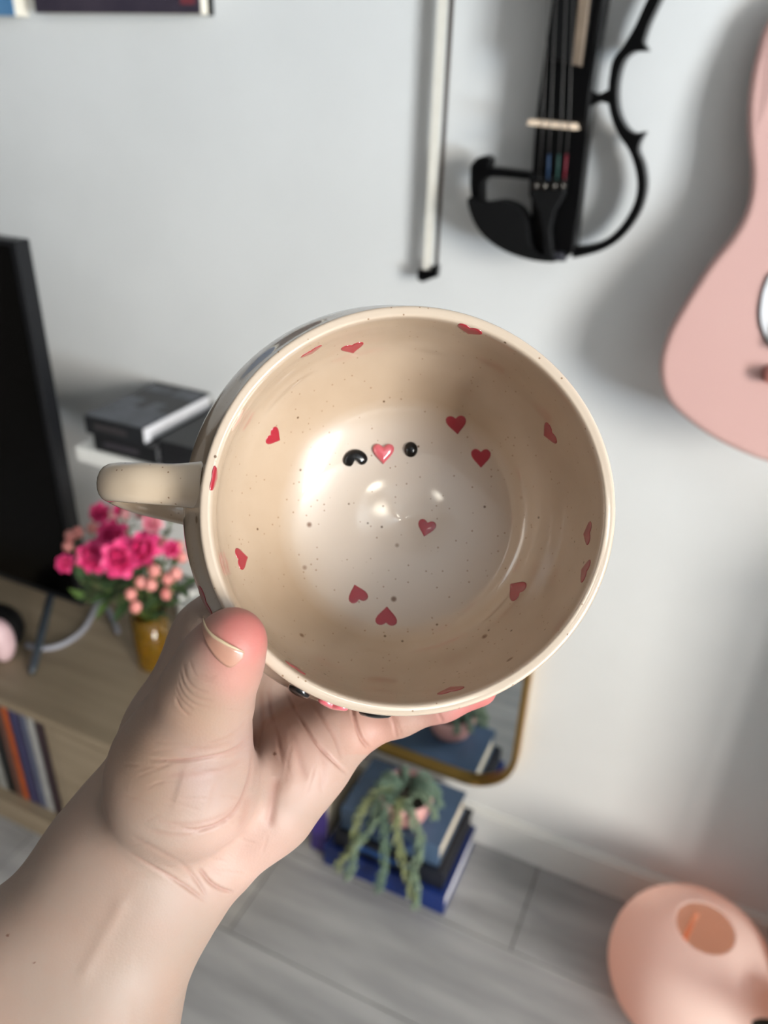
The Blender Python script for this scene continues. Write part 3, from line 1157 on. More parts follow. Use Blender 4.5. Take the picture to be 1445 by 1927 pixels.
slab('chin_rest', W2([tuple(p) for p in spline([(888, 370), (915, 379), (950, 375), (982, 388), (998, 415), (1002, 450), (1012, 470), (1040, 480), (1050, 489), (1010, 486), (962, 471), (922, 445), (898, 412)], 4, True)], VO),
     yv - 0.018, yv + 0.01, M_blackm, violin, 0.008, 4, True)
slab('tailpiece', W2([(1002, 325), (1072, 326), (1068, 365), (1050, 395), (1042, 430), (1046, 470), (1048, 486), (1028, 484), (1026, 440), (1018, 398), (1001, 365)], VO), yv - 0.016, yv - 0.006, M_blackm, violin, 0.003, 3, True)
slab('end_clip', W2([(1028, 470), (1062, 474), (1066, 490), (1030, 488)], VO), yv - 0.012, yv + 0.002, mat('grey_metal', (70, 70, 78), 0.35, metal=.6), violin, 0.002, 2)
slab('fingerboard', W2([(1046, -420), (1108, -420), (1118, 0), (1098, 125), (1030, 112), (1046, 0)], VO), yv - 0.020, yv - 0.004, M_blackm, violin, 0.005, 3, True)
slab('fingerboard_reflection', W2([(1101, -200), (1121, -200), (1117, 0), (1100, 126), (1084, 122), (1097, 0)], VO), yv - 0.0225, yv - 0.014, mat('brown_reflection', (124, 108, 92), 0.5, (108, 94, 80), 30), violin, 0.001, 2)  # reflection along the glossy bevel, painted as a brown strip
ba, bb_ = on_wall(1003, 229, VO), on_wall(1092, 238, VO)
bridge = slab('bridge', [(ba[0], ba[2] - 0.003), (bb_[0], bb_[2] - 0.003), (bb_[0] - 0.004, bb_[2] + 0.0035), (ba[0] + 0.002, ba[2] + 0.0035)], yv - 0.028, yv + 0.001, mat('pale_maple', (226, 204, 180), 0.5), violin, 0.001)
for xt, xb, xe, c in [(1050, 1021, 1014, None), (1064, 1036, 1030, (38, 62, 92)), (1081, 1056, 1047, (38, 72, 66)), (1093, 1071, 1061, (110, 20, 38))]:
    p0, p1, p2 = on_wall(xt, -420, VO + .030), on_wall(xb, 233, VO + .030), on_wall(xe, 345, VO + .016)
    st = MB().tube([p0, p1, p2], 0.00045, 6).build('string', mat('dull_string', (96, 94, 92), .4, metal=.6), violin, True)
    if c:
        q = p1 + (p2 - p1) * 0.5
        MB().tube([q, p2 + (q - p2) * 0.12], 0.0014, 8).build('string_winding', mat('string_thread', c, 0.6), st, True)
for xe in (1010, 1026, 1044, 1060):
    p = on_wall(xe, 349, VO + .017)
    MB().tube([p, p + np.array([0, -0.008, 0])], [0.0042, 0.0036], 14).build('fine_tuner', mat('dark_steel', (88, 84, 80), .3, metal=1.0), violin, True)
pn = on_wall(1080, -420, VO)
slab('neck', [(pn[0] - 0.016, pn[2] - 0.17), (pn[0] + 0.020, pn[2] - 0.17), (pn[0] + 0.014, pn[2] + 0.03), (pn[0] - 0.010, pn[2] + 0.03)], yv - 0.006, yv + 0.02, M_black, violin, 0.003)
sc_ = MB().tube([(pn[0], yv + 0.005, pn[2] + 0.02), (pn[0], yv + 0.010, pn[2] + 0.09), (pn[0], yv + 0.02, pn[2] + 0.12), (pn[0], yv + 0.008, pn[2] + 0.125)], [0.014, 0.012, 0.011, 0.008], 12)
sc_.build('scroll', M_black, violin, True)
tag(MB().box((pn[0] - 0.02, WALL - 0.01, pn[2]), (pn[0] + 0.025, WALL, pn[2] + 0.07)).tube([(pn[0] - 0.022, WALL, pn[2] + 0.03), (pn[0] - 0.022, yv - 0.03, pn[2] + 0.03)], 0.004, 8)
    .tube([(pn[0] + 0.022, WALL, pn[2] + 0.03), (pn[0] + 0.022, yv - 0.03, pn[2] + 0.03)], 0.004, 8).build('wall_hook', M_blackm), 'black two-pronged wall hook carrying the violin neck', 'hook')

# ================================================================== VIOLIN BOW
BWO = 0.022
b0, b1 = on_wall(803, 512, BWO), on_wall(833, 0, BWO)
bdir = (b1 - b0) / np.linalg.norm(b1 - b0)
bow = empty('violin_bow', tuple(b0), 'slim violin bow with white hair hanging tip down beside the violin', 'bow')
BL = 0.66
hw = 0.0062
yb = WALL - BWO
e0, e1 = b0, b0 + bdir * BL
slab('hair', [(e0[0] - hw, e0[2]), (e0[0] + hw, e0[2]), (e1[0] + hw, e1[2]), (e1[0] - hw, e1[2])], yb - 0.001, yb + 0.001, mat('bow_hair', (236, 232, 222), 0.6, (222, 217, 205), 60, (30, 1, 1)), bow)
s0, s1 = on_wall(820, 514, BWO), on_wall(850, 0, BWO)
sd = (s1 - s0) / np.linalg.norm(s1 - s0)
MB().tube([s0, s0 + sd * 0.2, s0 + sd * (BL + 0.04)], [0.0026, 0.0030, 0.0042], 10).build('stick', mat('dark_bow_wood', (52, 40, 33), 0.35), bow, True)
slab('tip', W2([(788, 506), (812, 508), (814, 500), (826, 498), (824, 520), (812, 524), (796, 530), (787, 524)], BWO), yb - 0.005, yb + 0.005, M_black, bow, 0.001)
fc = e1
MB().box((fc[0] - 0.008, yb - 0.007, fc[2] - 0.045), (fc[0] + 0.018, yb + 0.007, fc[2] + 0.005)).build('frog', M_black, bow)
tag(MB().tube([(fc[0] + 0.012, WALL + 0.002, fc[2] + 0.006), (fc[0] + 0.012, WALL - 0.045, fc[2] + 0.012)], 0.003, 8).build('wall_peg', M_steel), 'small steel peg that the violin bow hangs from', 'peg')

# ================================================================== CANVAS PRINTS
CO = 0.03
for (xa, xb, yb_), nm, cc, lab in [((67, 377, 24), 'canvas_print', ((46, 40, 54), (62, 54, 66)), 'dark purple canvas print on the wall, wider one above the boxes'),
                                   ((-330, 27, 27), 'canvas_print', ((76, 122, 164), (92, 140, 180)), 'blue canvas print on the wall beside the dark purple one')]:
    A, B = on_wall(xa, yb_, CO), on_wall(xb, yb_, CO)
    r = empty(nm, (A[0], WALL - CO, A[2]), lab, 'picture')
    bevel_box('stretched_canvas', (A[0], WALL - CO + .002, A[2]), (B[0], WALL, A[2] + 0.32), mat('canvas_side', (226, 218, 202), 0.8), r, 0.001)
    MB().box((A[0], WALL - CO, A[2]), (B[0], WALL - CO + .002, A[2] + 0.32)).build('printed_front', mat('print', cc[0], 0.5, cc[1], 14), r)
    if cc[0][0] < 60:
        MB().box((B[0], WALL - 0.012, A[2] - 0.0005), (B[0] + 0.0015, WALL, A[2] + 0.32)).build('back_edge', M_blackm, r)
        p, q = on_wall(340, 8, CO), on_wall(366, -4, CO)
        MB().box((p[0], WALL - CO - .0006, p[2]), (q[0], WALL - CO + .0005, q[2])).build('printed_mark', mat('dull_red_print', (120, 52, 60), 0.6), r)

# ================================================================== LOW OAK CABINET
M_oak = mat('light_oak', (144, 129, 108), 0.5, (124, 110, 90), 4, (1.2, 12, 12), bump=0.05, bscale=20, detail=6, lo=.3, hi=.7)
CX0, CX1, CY, CT = -2.2, -0.64, 0.703, 0.36
cab = empty('low_cabinet', ((CX0 + CX1) / 2, (CY + WALL) / 2, 0), 'long low light-oak media cabinet with an open book compartment', 'cabinet')
CB = WALL - 0.016
bevel_box('top', (CX0, CY, CT - 0.018), (CX1, CB, CT), M_oak, cab, 0.0015)
bevel_box('side_panel', (CX1 - 0.018, CY + .001, 0), (CX1, CB, CT - 0.018), M_oak, cab, 0.001)
bevel_box('side_panel', (CX0, CY + .001, 0), (CX0 + 0.018, CB, CT - 0.018), M_oak, cab, 0.001)
bevel_box('divider', (-0.958, CY + .003, 0.062), (-0.940, CB, CT - 0.018), M_oak, cab, 0.001)
bevel_box('divider', (-1.62, CY + .003, 0.062), (-1.602, CB, CT - 0.018), M_oak, cab, 0.001)
bevel_box('bottom_shelf', (CX0 + 0.018, CY + .002, 0.044), (CX1 - 0.018, CB, 0.062), M_oak, cab, 0.001)
bevel_box('plinth', (CX0 + 0.018, CY + .004, 0), (CX1 - 0.018, CY + 0.022, 0.044), M_oak, cab, 0.001)
MB().box((CX0 + .018, CB - 0.008, 0.062), (CX1 - .018, CB, CT - .018)).build('back_panel', M_oak, cab)
bevel_box('door', (-0.938, CY, 0.064), (CX1 - 0.020, CY + 0.018, CT - 0.020), M_oak, cab, 0.001)
bevel_box('door', (CX0 + 0.020, CY, 0.064), (-1.622, CY + 0.018, CT - 0.020), M_oak, cab, 0.001)

# books standing in the open compartment
M_page = mat('page_edges', (226, 216, 196), 0.9, (205, 194, 172), 40, (1, 1, 60))


def upright_book(x, w, h, dep, c, lean_, lab, z0=0.0625, y0=None):
    y0 = y0 if y0 is not None else CY + 0.025
    m = mat('book_cover', c, 0.5, tuple(int(v * .88) for v in c), 30)
    r = bpy.data.objects.new('book', None)
    COL.objects.link(r)
    r.empty_display_size = 0.03
    tag(r, lab, 'book', 'books in the cabinet compartment')
    cv = MB().box((0, 0, 0), (0.002, dep, h)).box((w - 0.002, 0, 0), (w, dep, h)).box((0, 0, 0), (w, 0.003, h))
    mesh_obj('cover', cv.v, cv.f, m, r, local=True)
    pg = MB().box((0.002, 0.003, 0.003), (w - 0.002, dep - 0.004, h - 0.003))
    mesh_obj('pages', pg.v, pg.f, M_page, r, local=True)
    dz = w * math.sin(lean_) if lean_ > 0 else 0
    r.location = (x, y0, z0 + dz)
    r.rotation_euler = (0, lean_, 0)
    return r


bx = -1.600
spec = []
cols = [(120, 110, 100), (70, 80, 90), (150, 70, 60), (90, 100, 80), (180, 170, 150), (60, 60, 66), (110, 90, 120), (150, 130, 90), (60, 90, 110), (140, 60, 70), (90, 90, 96), (170, 140, 110), (50, 70, 60), (130, 120, 130)]
names = ['taupe', 'slate', 'brick red', 'moss green', 'cream', 'charcoal', 'mauve', 'ochre', 'teal', 'crimson', 'grey', 'tan', 'dark green', 'lilac grey']
for c, nme in zip(cols, names):
    w = 0.026 + 0.008 * random.random()
    if bx + w > -1.165:
        break
    upright_book(bx, w, 0.235 + 0.03 * random.random(), 0.19, c, 0, nme + ' book standing in the cabinet compartment away from the oak divider')
    bx += w + 0.0006
bx = -1.163
for w, h, c, nme in [(0.026, .262, (150, 150, 146), 'pale grey book at the white end of the row beside the black one'), (0.022, .262, (26, 27, 28), 'black book beside the brown and orange books in the cabinet'),
                     (0.018, .258, (112, 76, 64), 'brown book between the black and orange books in the cabinet'), (0.016, .262, (196, 92, 40), 'orange book in the cabinet compartment'),
                     (0.030, .262, (58, 56, 92), 'indigo book next to the orange one in the cabinet'), (0.014, .258, (110, 116, 140), 'grey-blue thin book next to the indigo one'),
                     (0.022, .262, (168, 168, 166), 'light grey book next to the thin grey-blue one'), (0.020, .255, (74, 56, 62), 'plum brown book next to the light grey one'),
                     (0.012, .262, (96, 42, 52), 'thin maroon book next to the plum one'), (0.014, .258, (58, 54, 46), 'dark olive book against the oak divider')]:
    upright_book(bx, w, h, 0.2, c, 0, nme)
    bx += w + 0.0006

# ================================================================== TELEVISION
TY = 0.895
tr, tb = on_wall(150, 1140, WALL - TY), on_wall(35, 455, WALL - TY)
TX1, TZ0, TZ1 = (tr[0] + tb[0]) / 2, tr[2], tb[2]
tv = empty('television', (TX1 - 0.52, TY, CT), 'large black flat television on splayed feet on the oak cabinet', 'television')
bevel_box('housing', (TX1 - 1.05, TY, TZ0), (TX1, TY + 0.028, TZ1), mat('tv_housing', (20, 21, 24), 0.4, spec=0.3), tv, 0.002)
MB().box((TX1 - 1.04, TY - 0.0012, TZ0 + 0.014), (TX1 - 0.012, TY + .001, TZ1 - 0.008)).build('screen', mat('tv_screen', (2, 2, 2), 0.25, spec=0.15), tv)
M_foot = mat('slate_metal', (48, 56, 64), 0.4)
for fx in (-1.112, -1.85):
    for fy, dx in ((0.775, 0.06), (1.02, -0.03)):
        MB().tube([(fx, TY + 0.012, TZ0 + 0.004), (fx + dx * .9, fy + (TY - fy) * .1, CT + 0.010), (fx + dx, fy, CT + 0.0055)], [0.008, 0.008, 0.0055], 10).build('foot', M_foot, tv, True)

# ================================================================== BOOKS ON THE WHITE WALL SHELF
SZ = 0.792
sh = empty('wall_shelf', (-0.86, 1.0, 0.70), 'white tapered wall shelf carrying dark books above the cabinet', 'shelf')
shV = MB()
V = [(-1.0, .915, SZ), (-0.66, .915, SZ), (-0.66, WALL, SZ), (-1.0, WALL, SZ),
     (-1.0, .915, SZ - .03), (-0.66, .915, SZ - .03), (-0.66, WALL, SZ - .03), (-1.0, WALL, SZ - .03)]
bevel_box('board', (-0.985, .905, SZ - .028), (-0.66, WALL, SZ), M_white, sh, 0.003)
V = [(-0.965, .93, SZ - .027), (-0.68, .93, SZ - .027), (-0.68, WALL, SZ - .027), (-0.965, WALL, SZ - .027),
     (-0.90, 1.02, SZ - .10), (-0.72, 1.02, SZ - .10), (-0.72, WALL, SZ - .10), (-0.90, WALL, SZ - .10)]
mesh_obj('bracket', V, [(0, 1, 2, 3), (7, 6, 5, 4), (0, 4, 5, 1), (1, 5, 6, 2), (2, 6, 7, 3), (3, 7, 4, 0)], M_white, sh)


def flat_book(x0, x1, y0, y1, z0, z1, c, lab, group=None, cov=0.0025, page=None, name='book', rz=0.0, spine_text=None, cover_mark=None):
    """book lying flat with its spine towards -y; pages show at the other three sides"""
    cx, cy = (x0 + x1) / 2, (y0 + y1) / 2
    r = empty(name, (cx, cy, z0), lab, 'book', group)
    r.rotation_euler = (0, 0, rz)
    w, d, h = (x1 - x0) / 2, (y1 - y0) / 2, z1 - z0
    m = mat('book_cover', c, 0.42, tuple(min(255, int(v * 1.18) + 3) for v in c), 12)
    cv = MB().box((-w, -d, 0), (w, d, cov)).box((-w, -d, h - cov), (w, d, h)).box((-w, -d, cov), (w, -d + 0.004, h - cov))
    mesh_obj('cover', cv.v, cv.f, m, r, local=True)
    pg = MB().box((-w + .003, -d + .004, cov), (w - .003, d - .003, h - cov))
    mesh_obj('pages', pg.v, pg.f, page or M_page, r, local=True)
    if spine_text:
        t = MB().box((-w * .65, -d - 0.0006, h * .35), (w * .45, -d + 0.001, h * .65))
        mesh_obj('spine_print', t.v, t.f, mat('spine_print', spine_text, 0.5), r, local=True)
    if cover_mark:
        cm = mat('cover_print', cover_mark, 0.5, tuple(int(v * .8) for v in cover_mark), 30)
        for (a, b_, e, f) in ((-.98, -.97, .98, -.25), (-.98, -.25, -.3, .15), (.1, -.25, .5, .1), (.1, .5, .9, .9), (-.9, .55, -.1, .8)):
            t = MB().box((min(a, e) * w, min(b_, f) * d, h - .0005), (max(a, e) * w, max(b_, f) * d, h + 0.0004))
            mesh_obj('cover_print', t.v, t.f, cm, r, local=True)
    return r


M_wpage = mat('white_pages', (222, 222, 226), 0.9, (205, 205, 210), 50, (1, 1, 60))
flat_book(-0.945, -0.815, .912, WALL - .004, SZ + .0005, SZ + .030, (16, 17, 20), 'lower of two black paperbacks stacked at the free end of the white wall shelf', None, page=M_wpage, spine_text=(58, 54, 60))
flat_book(-0.955, -0.835, .908, WALL - .006, SZ + .0305, SZ + .062, (24, 26, 29), 'upper charcoal paperback with a grey printed cover on the white wall shelf', None, page=M_wpage, spine_text=(58, 54, 56), cover_mark=(96, 100, 108))
flat_book(-0.809, -0.69, .915, WALL - .004, SZ + .0005, SZ + .046, (22, 23, 26), 'thick black book lying alone beside the two paperbacks on the white shelf', None, page=mat('black_edges', (28, 20, 20), .8))

# ================================================================== MIRROR
MX1, MX0, MZ0, MZ1, MR = -0.193, -0.56, 0.158, 0.62, 0.105
def rrect(x0, x1, z0, z1, r, n=9):
    o = []
    for cx, cz, a0 in ((x1 - r, z0 + r, -90), (x1 - r, z1 - r, 0), (x0 + r, z1 - r, 90), (x0 + r, z0 + r, 180)):
        for k in range(n):
            a = math.radians(a0 + 90 * k / (n - 1))
            o.append((cx + r * math.cos(a), cz + r * math.sin(a)))
    return o
mir = empty('wall_mirror', ((MX0 + MX1) / 2, WALL - 0.012, MZ0), 'rounded wall mirror with a thin brass frame above the skirting board', 'mirror')
o_, i_ = rrect(MX0, MX1, MZ0, MZ1, MR), rrect(MX0 + .010, MX1 - .010, MZ0 + .010, MZ1 - .010, MR - .010)
mv, mf = [], []
n = len(o_)
for (x, z), (xi, zi) in zip(o_, i_):
    mv += [(x, WALL, z), (x, WALL - .024, z), (xi, WALL - .024, zi), (xi, WALL - .008, zi)]
for k in range(n):
    a, b = 4 * k, 4 * ((k + 1) % n)
    for j in range(3):
        mf.append((a + j, b + j, b + j + 1, a + j + 1))
mesh_obj('frame', mv, mf, mat('brass', (176, 138, 72), 0.32, metal=1.0), mir)
slab('glass', rrect(MX0 + .006, MX1 - .006, MZ0 + .006, MZ1 - .006, MR - .006), WALL - .012, WALL - .002, mat('mirror_silver', (216, 222, 224), 0.015, metal=1.0), mir)

# ================================================================== BLUE BOOK STACK ON THE FLOOR
flat_book(-0.505, -0.253, .905, 1.078, .0005, .052, (17, 38, 94), 'large royal-blue hardback at the bottom of the floor stack', 'books stacked on the floor', 0.005, M_wpage)
flat_book(-0.488, -0.262, .915, 1.076, .0525, .098, (17, 20, 30), 'navy-black hardback in the middle of the floor stack', 'books stacked on the floor', 0.004, mat('dark_pages', (30, 32, 40), .8), spine_text=(40, 84, 150))
flat_book(-0.478, -0.278, .925, 1.066, .0985, .150, (62, 82, 106), 'slate-blue hardback at the top of the floor stack under the plant pot', 'books stacked on the floor', 0.005, spine_text=(38, 60, 120))
ub = flat_book(-0.545, -0.510, .925, 1.07, .0005, .150, (58, 44, 112), 'indigo slipcase standing on the floor against the blue book stack', 'books stacked on the floor', 0.003)

# ================================================================== TRAILING SUCCULENT IN A PINK POT
PZ = 0.1505
pc = np.array([-0.365, 0.968, PZ])
M_pot = mat('pink_pot', (222, 172, 168), 0.6, (210, 156, 152), 20)
pot = empty('plant_pot', tuple(pc), 'small pink ceramic pot on top of the blue book stack', 'pot')
MB().lathe([(0.0001, 0.0), (.032, 0.0), (.040, .006), (.048, .03), (.051, .052), (.051, .060), (.047, .060), (.046, .048), (.0001, .046)], tuple(pc), 40).build('vessel', M_pot, pot, True)
MB().lathe([(0.0001, .0495), (.0465, .0495), (.046, .046)], tuple(pc), 32).build('soil', mat('dark_soil', (46, 42, 36), .95, (70, 62, 52), 200), pot)
succ = empty('trailing_succulent', (pc[0], pc[1], PZ + .05), 'trailing grey-green succulent spilling from the pink pot over the blue books', 'plant')
M_succ = [mat('succulent_leaf', c, 0.55, c2, 60) for c, c2 in (((138, 156, 132), (112, 134, 108)), ((150, 156, 112), (124, 134, 92)), ((118, 142, 124), (96, 120, 100)))]


def strand(pts, m, leaf=0.0075, step=0.0046, spread=0.0062):
    P = spline(pts, 14)
    mb = MB()
    mb.tube(P[::3] + [P[-1]], 0.0012, 6)
    acc, k = 0.0, 0
    for a, b in zip(P[:-1], P[1:]):
        seg = np.linalg.norm(b - a)
        acc += seg
        while acc > step:
            acc -= step
            t = (b - a) / seg
            s = np.cross(t, [0.3, 0.5, 0.81])
            s /= np.linalg.norm(s)
            o2 = np.cross(t, s)
            for q in range(3):
                an = k * 2.4 + q * 2.09 + random.uniform(-.3, .3)
                dr = s * math.cos(an) + o2 * math.sin(an)
                ax = dr * 0.8 + t * 0.6
                ax /= np.linalg.norm(ax)
                c = a + dr * spread * 0.75
                L = leaf * random.uniform(.8, 1.15)
                u = np.cross(ax, [0.21, 0.71, 0.67])
                u /= np.linalg.norm(u)
                v = np.cross(ax, u)
                VV = [c - ax * L * .5] + [c + (u * math.cos(j * math.pi / 2.5) + v * math.sin(j * math.pi / 2.5)) * L * .34 for j in range(5)] + [c + ax * L * .62]
                FF = [(0, 1 + (j + 1) % 5, 1 + j) for j in range(5)] + [(6, 1 + j, 1 + (j + 1) % 5) for j in range(5)]
                mb.add(VV, FF)
            k += 1
    o = mb.build('leafy_strand', m, succ, True)
    o['kind'] = 'stuff'
    return o


rim = PZ + 0.062
FY = 0.896
for ang, tx, drop, mi in [(-150, -0.440, 0.045, 1), (-140, -0.425, 0.03, 0), (-112, -0.372, 0.030, 2), (-84, -0.335, 0.052, 1), (-62, -0.305, 0.030, 0)]:
    a = math.radians(ang)
    s_ = pc + np.array([0.022 * math.cos(a), 0.022 * math.sin(a), .058])
    e_ = pc + np.array([0.050 * math.cos(a), 0.050 * math.sin(a), .066])
    m_ = np.array([(e_[0] * .5 + tx * .5), min(e_[1], .925) - .012, PZ + 0.012])
    w1, w2 = random.uniform(-.014, .014), random.uniform(-.016, .02)
    strand([s_, e_, m_ + np.array([w1, 0, 0]), (tx - w1 * .6, FY - .006, PZ - .045), (tx + w2, FY - .010, drop + .03), (tx + w2 * 1.8, FY - .022, drop)], M_succ[mi], 0.0095, 0.0052, 0.0085)
for ang, L in ((30, .055), (5, .06), (60, .05), (120, .045), (170, .05), (200, .055), (-20, .065)):
    a = math.radians(ang)
    c0 = pc + np.array([0, 0, .056])
    d = np.array([math.cos(a), math.sin(a), 0])
    strand([c0 + d * .012, c0 + d * .03 + np.array([0, 0, .022]), c0 + d * (L * .9) + np.array([0, 0, .014]), c0 + d * (L * 1.1) + np.array([0, 0, -.012])], M_succ[2 if ang > 0 else 0], 0.0085)

# ================================================================== PINK GLOBE LAMP
M_lamp = bpy.data.materials.new('ribbed_pink_shade')
M_lamp.use_nodes = True
nt = M_lamp.node_tree
b = nt.nodes['Principled BSDF']
b.inputs['Base Color'].default_value = (*lin((252, 236, 229)), 1)
b.inputs['Roughness'].default_value = 0.55
tl = nt.nodes.new('ShaderNodeBsdfTranslucent')
tl.inputs['Color'].default_value = (*lin((246, 206, 190)), 1)
ms = nt.nodes.new('ShaderNodeMixShader')
ms.inputs[0].default_value = 0.42
nt.links.new(b.outputs[0], ms.inputs[1])
nt.links.new(tl.outputs[0], ms.inputs[2])
nt.links.new(ms.outputs[0], nt.nodes['Material Output'].inputs[0])
lc = np.array([0.162, 0.925, 0.0])
lamp = empty('globe_lamp', tuple(lc), 'pink ribbed globe lamp with an open top standing on the floor by the wall', 'lamp')
prof = []
RL, HL = 0.128, 0.215
for k in range(181):
    t = k / 180
    a = -math.pi / 2 + math.pi * (0.10 + 0.80 * t)
    r = RL * (math.cos(a) ** 0.86) + 0.0005 * math.sin(t * 2 * math.pi * 62)
    z = HL / 2 + HL / 2 * math.sin(a) / math.sin(math.pi * 0.40)
    if t > 0.9 and r < 0.040:
        break
    prof.append((r, z))
prof = [(0.0001, prof[0][1])] + prof
lip = prof[-1]
prof += [(lip[0] - .0015, lip[1] + .0006), (lip[0] - .003, lip[1] - .001)]
MB().lathe(prof, tuple(lc), 72).build('shade', M_lamp, lamp, True)
M_warm = mat('warm_plastic', (236, 170, 140), 0.5)
MB().lathe([(.0001, .004), (.045, .004), (.045, .014), (.012, .018), (.012, .055), (.016, .06), (.016, .075), (.0001, .075)], tuple(lc), 28).build('socket', mat('white_socket', (224, 214, 206), .5), lamp, True)
bulb = MB().ball((lc[0], lc[1], .105), 0.026, 14, (1, 1, 1.25)).build('bulb', None, lamp, True)
M_bulb = bpy.data.materials.new('warm_bulb')
M_bulb.use_nodes = True
bb2 = M_bulb.node_tree.nodes['Principled BSDF']
bb2.inputs['Base Color'].default_value = (1, .8, .6, 1)
bb2.inputs['Emission Color'].default_value = (1.0, 0.52, 0.30, 1)
bb2.inputs['Emission Strength'].default_value = 4.5
bulb.data.materials.append(M_bulb)
ck = MB().tube([(lc[0] - .030, lc[1] - .01, .03), (lc[0] - .022, lc[1] + .015, .12), (lc[0] - .012, lc[1] + .034, .195)], 0.004, 8)
tag(ck.build('inner_cord', mat('orange_cord', (240, 160, 120), .5), lamp, True))

# ================================================================== FLOWERS IN AN AMBER VASE
vc = on_level(292, 1248, CT)
vc[2] = CT + 0.0005
M_amber = bpy.data.materials.new('amber_glass')
M_amber.use_nodes = True
b = M_amber.node_tree.nodes['Principled BSDF']
b.inputs['Base Color'].default_value = (*lin((206, 160, 48)), 1)
b.inputs['Transmission Weight'].default_value = 0.85
b.inputs['Roughness'].default_value = 0.06
b.inputs['IOR'].default_value = 1.45
vase = empty('flower_vase', tuple(vc), 'narrow amber glass vase holding the pink flowers on the oak cabinet', 'vase')
MB().lathe([(.0001, 0), (.028, 0), (.031, .004), (.033, .05), (.034, .12), (.0315, .12), (.0305, .05), (.028, .008), (.0001, .007)], tuple(vc), 36).build('glass', M_amber, vase, True)
mouth = vc + np.array([0, 0, .118])
M_stem = mat('green_stem', (74, 98, 48), 0.6, (96, 112, 52), 40)
M_leaf = mat('green_leaf', (44, 66, 40), 0.5, (66, 90, 52), 30)
M_leaf2 = mat('fresh_leaf', (98, 124, 62), 0.5, (80, 108, 54), 30)
M_rose = mat('magenta_petal', (206, 36, 104), 0.55, (226, 70, 132), 60, sss=0.1)
M_rose2 = mat('light_pink_petal', (222, 120, 146), 0.55, (232, 160, 170), 60, sss=0.1)
M_berry = mat('salmon_berry', (222, 150, 142), 0.4, (206, 122, 116), 40)


def stem_pts(tip, jit=0.008):
    a = vc + np.array([random.uniform(-jit, jit), random.uniform(-jit, jit), .012])
    m_ = mouth + np.array([(tip[0] - mouth[0]) * .12, (tip[1] - mouth[1]) * .12, 0.0])
    m_[:2] = mouth[:2] + np.clip(m_[:2] - mouth[:2], -.02, .02)
    q = m_ * .4 + np.asarray(tip) * .6 + np.array([0, 0, .015])
    return spline([a, m_, q, np.asarray(tip)], 6)


def petal(c, axis, az, tilt, L, wdt, cup):
    axis = axis / np.linalg.norm(axis)
    s = np.cross(axis, [0.31, 0.77, 0.55])
    s /= np.linalg.norm(s)
    o2 = np.cross(axis, s)
    rd = s * math.cos(az) + o2 * math.sin(az)
    tg = np.cross(axis, rd)
    V = []
    for i in range(5):
        u = i / 4
        a = tilt * u + cup * u * u
        p = c + rd * (L * (0.12 + u * math.sin(a + .25))) + axis * (L * u * math.cos(a))
        ww = wdt * math.sin(math.pi * (0.18 + 0.70 * u))
        for j in range(5):
            v = (j - 2) / 2
            V.append(p + tg * ww * v - rd * (abs(v) ** 2 * ww * 0.45) + axis * (abs(v) ** 2 * 0.1 * L))
    F = [(i * 5 + j, i * 5 + j + 1, (i + 1) * 5 + j + 1, (i + 1) * 5 + j) for i in range(4) for j in range(4)]
    return V, F


def rose(tip, size, m, lab, face=(0.25, -0.75, 0.6)):
    tip = np.asarray(tip, float)
    r = empty('rose', tuple(vc), lab, 'flower', 'flowers in the amber vase')
    ax = np.array(face) + np.array([random.uniform(-.3, .3), 0, random.uniform(-.2, .3)])
    mb = MB()
    for ring, (n_, ti, L, cu) in enumerate([(4, .05, .75, -.5), (5, .35, .9, -.3), (6, .75, 1.0, 0.1), (7, 1.1, 1.05, .35)]):
        for k in range(n_):
            mb.add(*petal(tip, ax, 2 * math.pi * k / n_ + ring * .6, ti + random.uniform(-.1, .1), size * L, size * .60, cu))
    mb.build('bloom', m, r, True)
    MB().tube(stem_pts(tip), 0.0018, 6).build('stem', M_stem, r, True)
    cal = MB().ball(tip - ax / np.linalg.norm(ax) * size * .12, size * .22, 8)
    cal.build('calyx', M_leaf2, r, True)
    return r


def at_y(px, py, Y):
    d = ray(px, py)
    return CAM + d * (Y / d[1])


for px, py, Y, sz, m, lab in [(228, 1050, .80, .030, M_rose, 'largest open magenta rose in the middle of the vase bouquet'),
                              (180, 1048, .82, .026, M_rose, 'magenta rose between the largest rose and the small bud in the bouquet'),
                              (276, 1034, .82, .027, M_rose, 'open magenta rose on the mug-facing side of the bouquet'),
                              (215, 1008, .87, .026, M_rose, 'darker magenta rose behind the largest one in the bouquet'),
                              (126, 1061, .84, .016, M_rose, 'small magenta bud sticking out towards the television'),
                              (190, 965, .93, .018, M_rose, 'small magenta rose high at the back of the bouquet'),
                              (228, 960, .93, .013, M_rose, 'magenta bud high at the back of the bouquet'),
                              (289, 985, .90, .017, M_rose2, 'light pink rose at the back of the bouquet'),
                              (292, 965, .93, .016, M_rose2, 'pale pink rose bud highest in the bouquet'),
                              (322, 1034, .86, .014, M_rose, 'half-hidden magenta bud beside the mug')]:
    rose(at_y(px, py, Y), sz, m, lab)


def berry_sprig(pts, lab, m=M_berry):
    base_ = np.mean([p[:3] for p in pts], 0) - np.array([0, 0, .03])
    r = empty('berry_sprig', tuple(vc), lab, 'flower', 'berry sprigs in the amber vase')
    mb = MB().tube(stem_pts(base_), 0.0014, 6)
    for p in pts:
        mb.tube([base_, base_ * .4 + np.asarray(p[:3]) * .6 + np.array([0, 0, -.004]), p[:3]], 0.0009, 6)
    mb.build('stem', M_stem, r, True)
    for p in pts:
        MB().ball(p[:3], p[3], 10, (1, 1, 1.12)).build('berry', m, r, True)
    return r


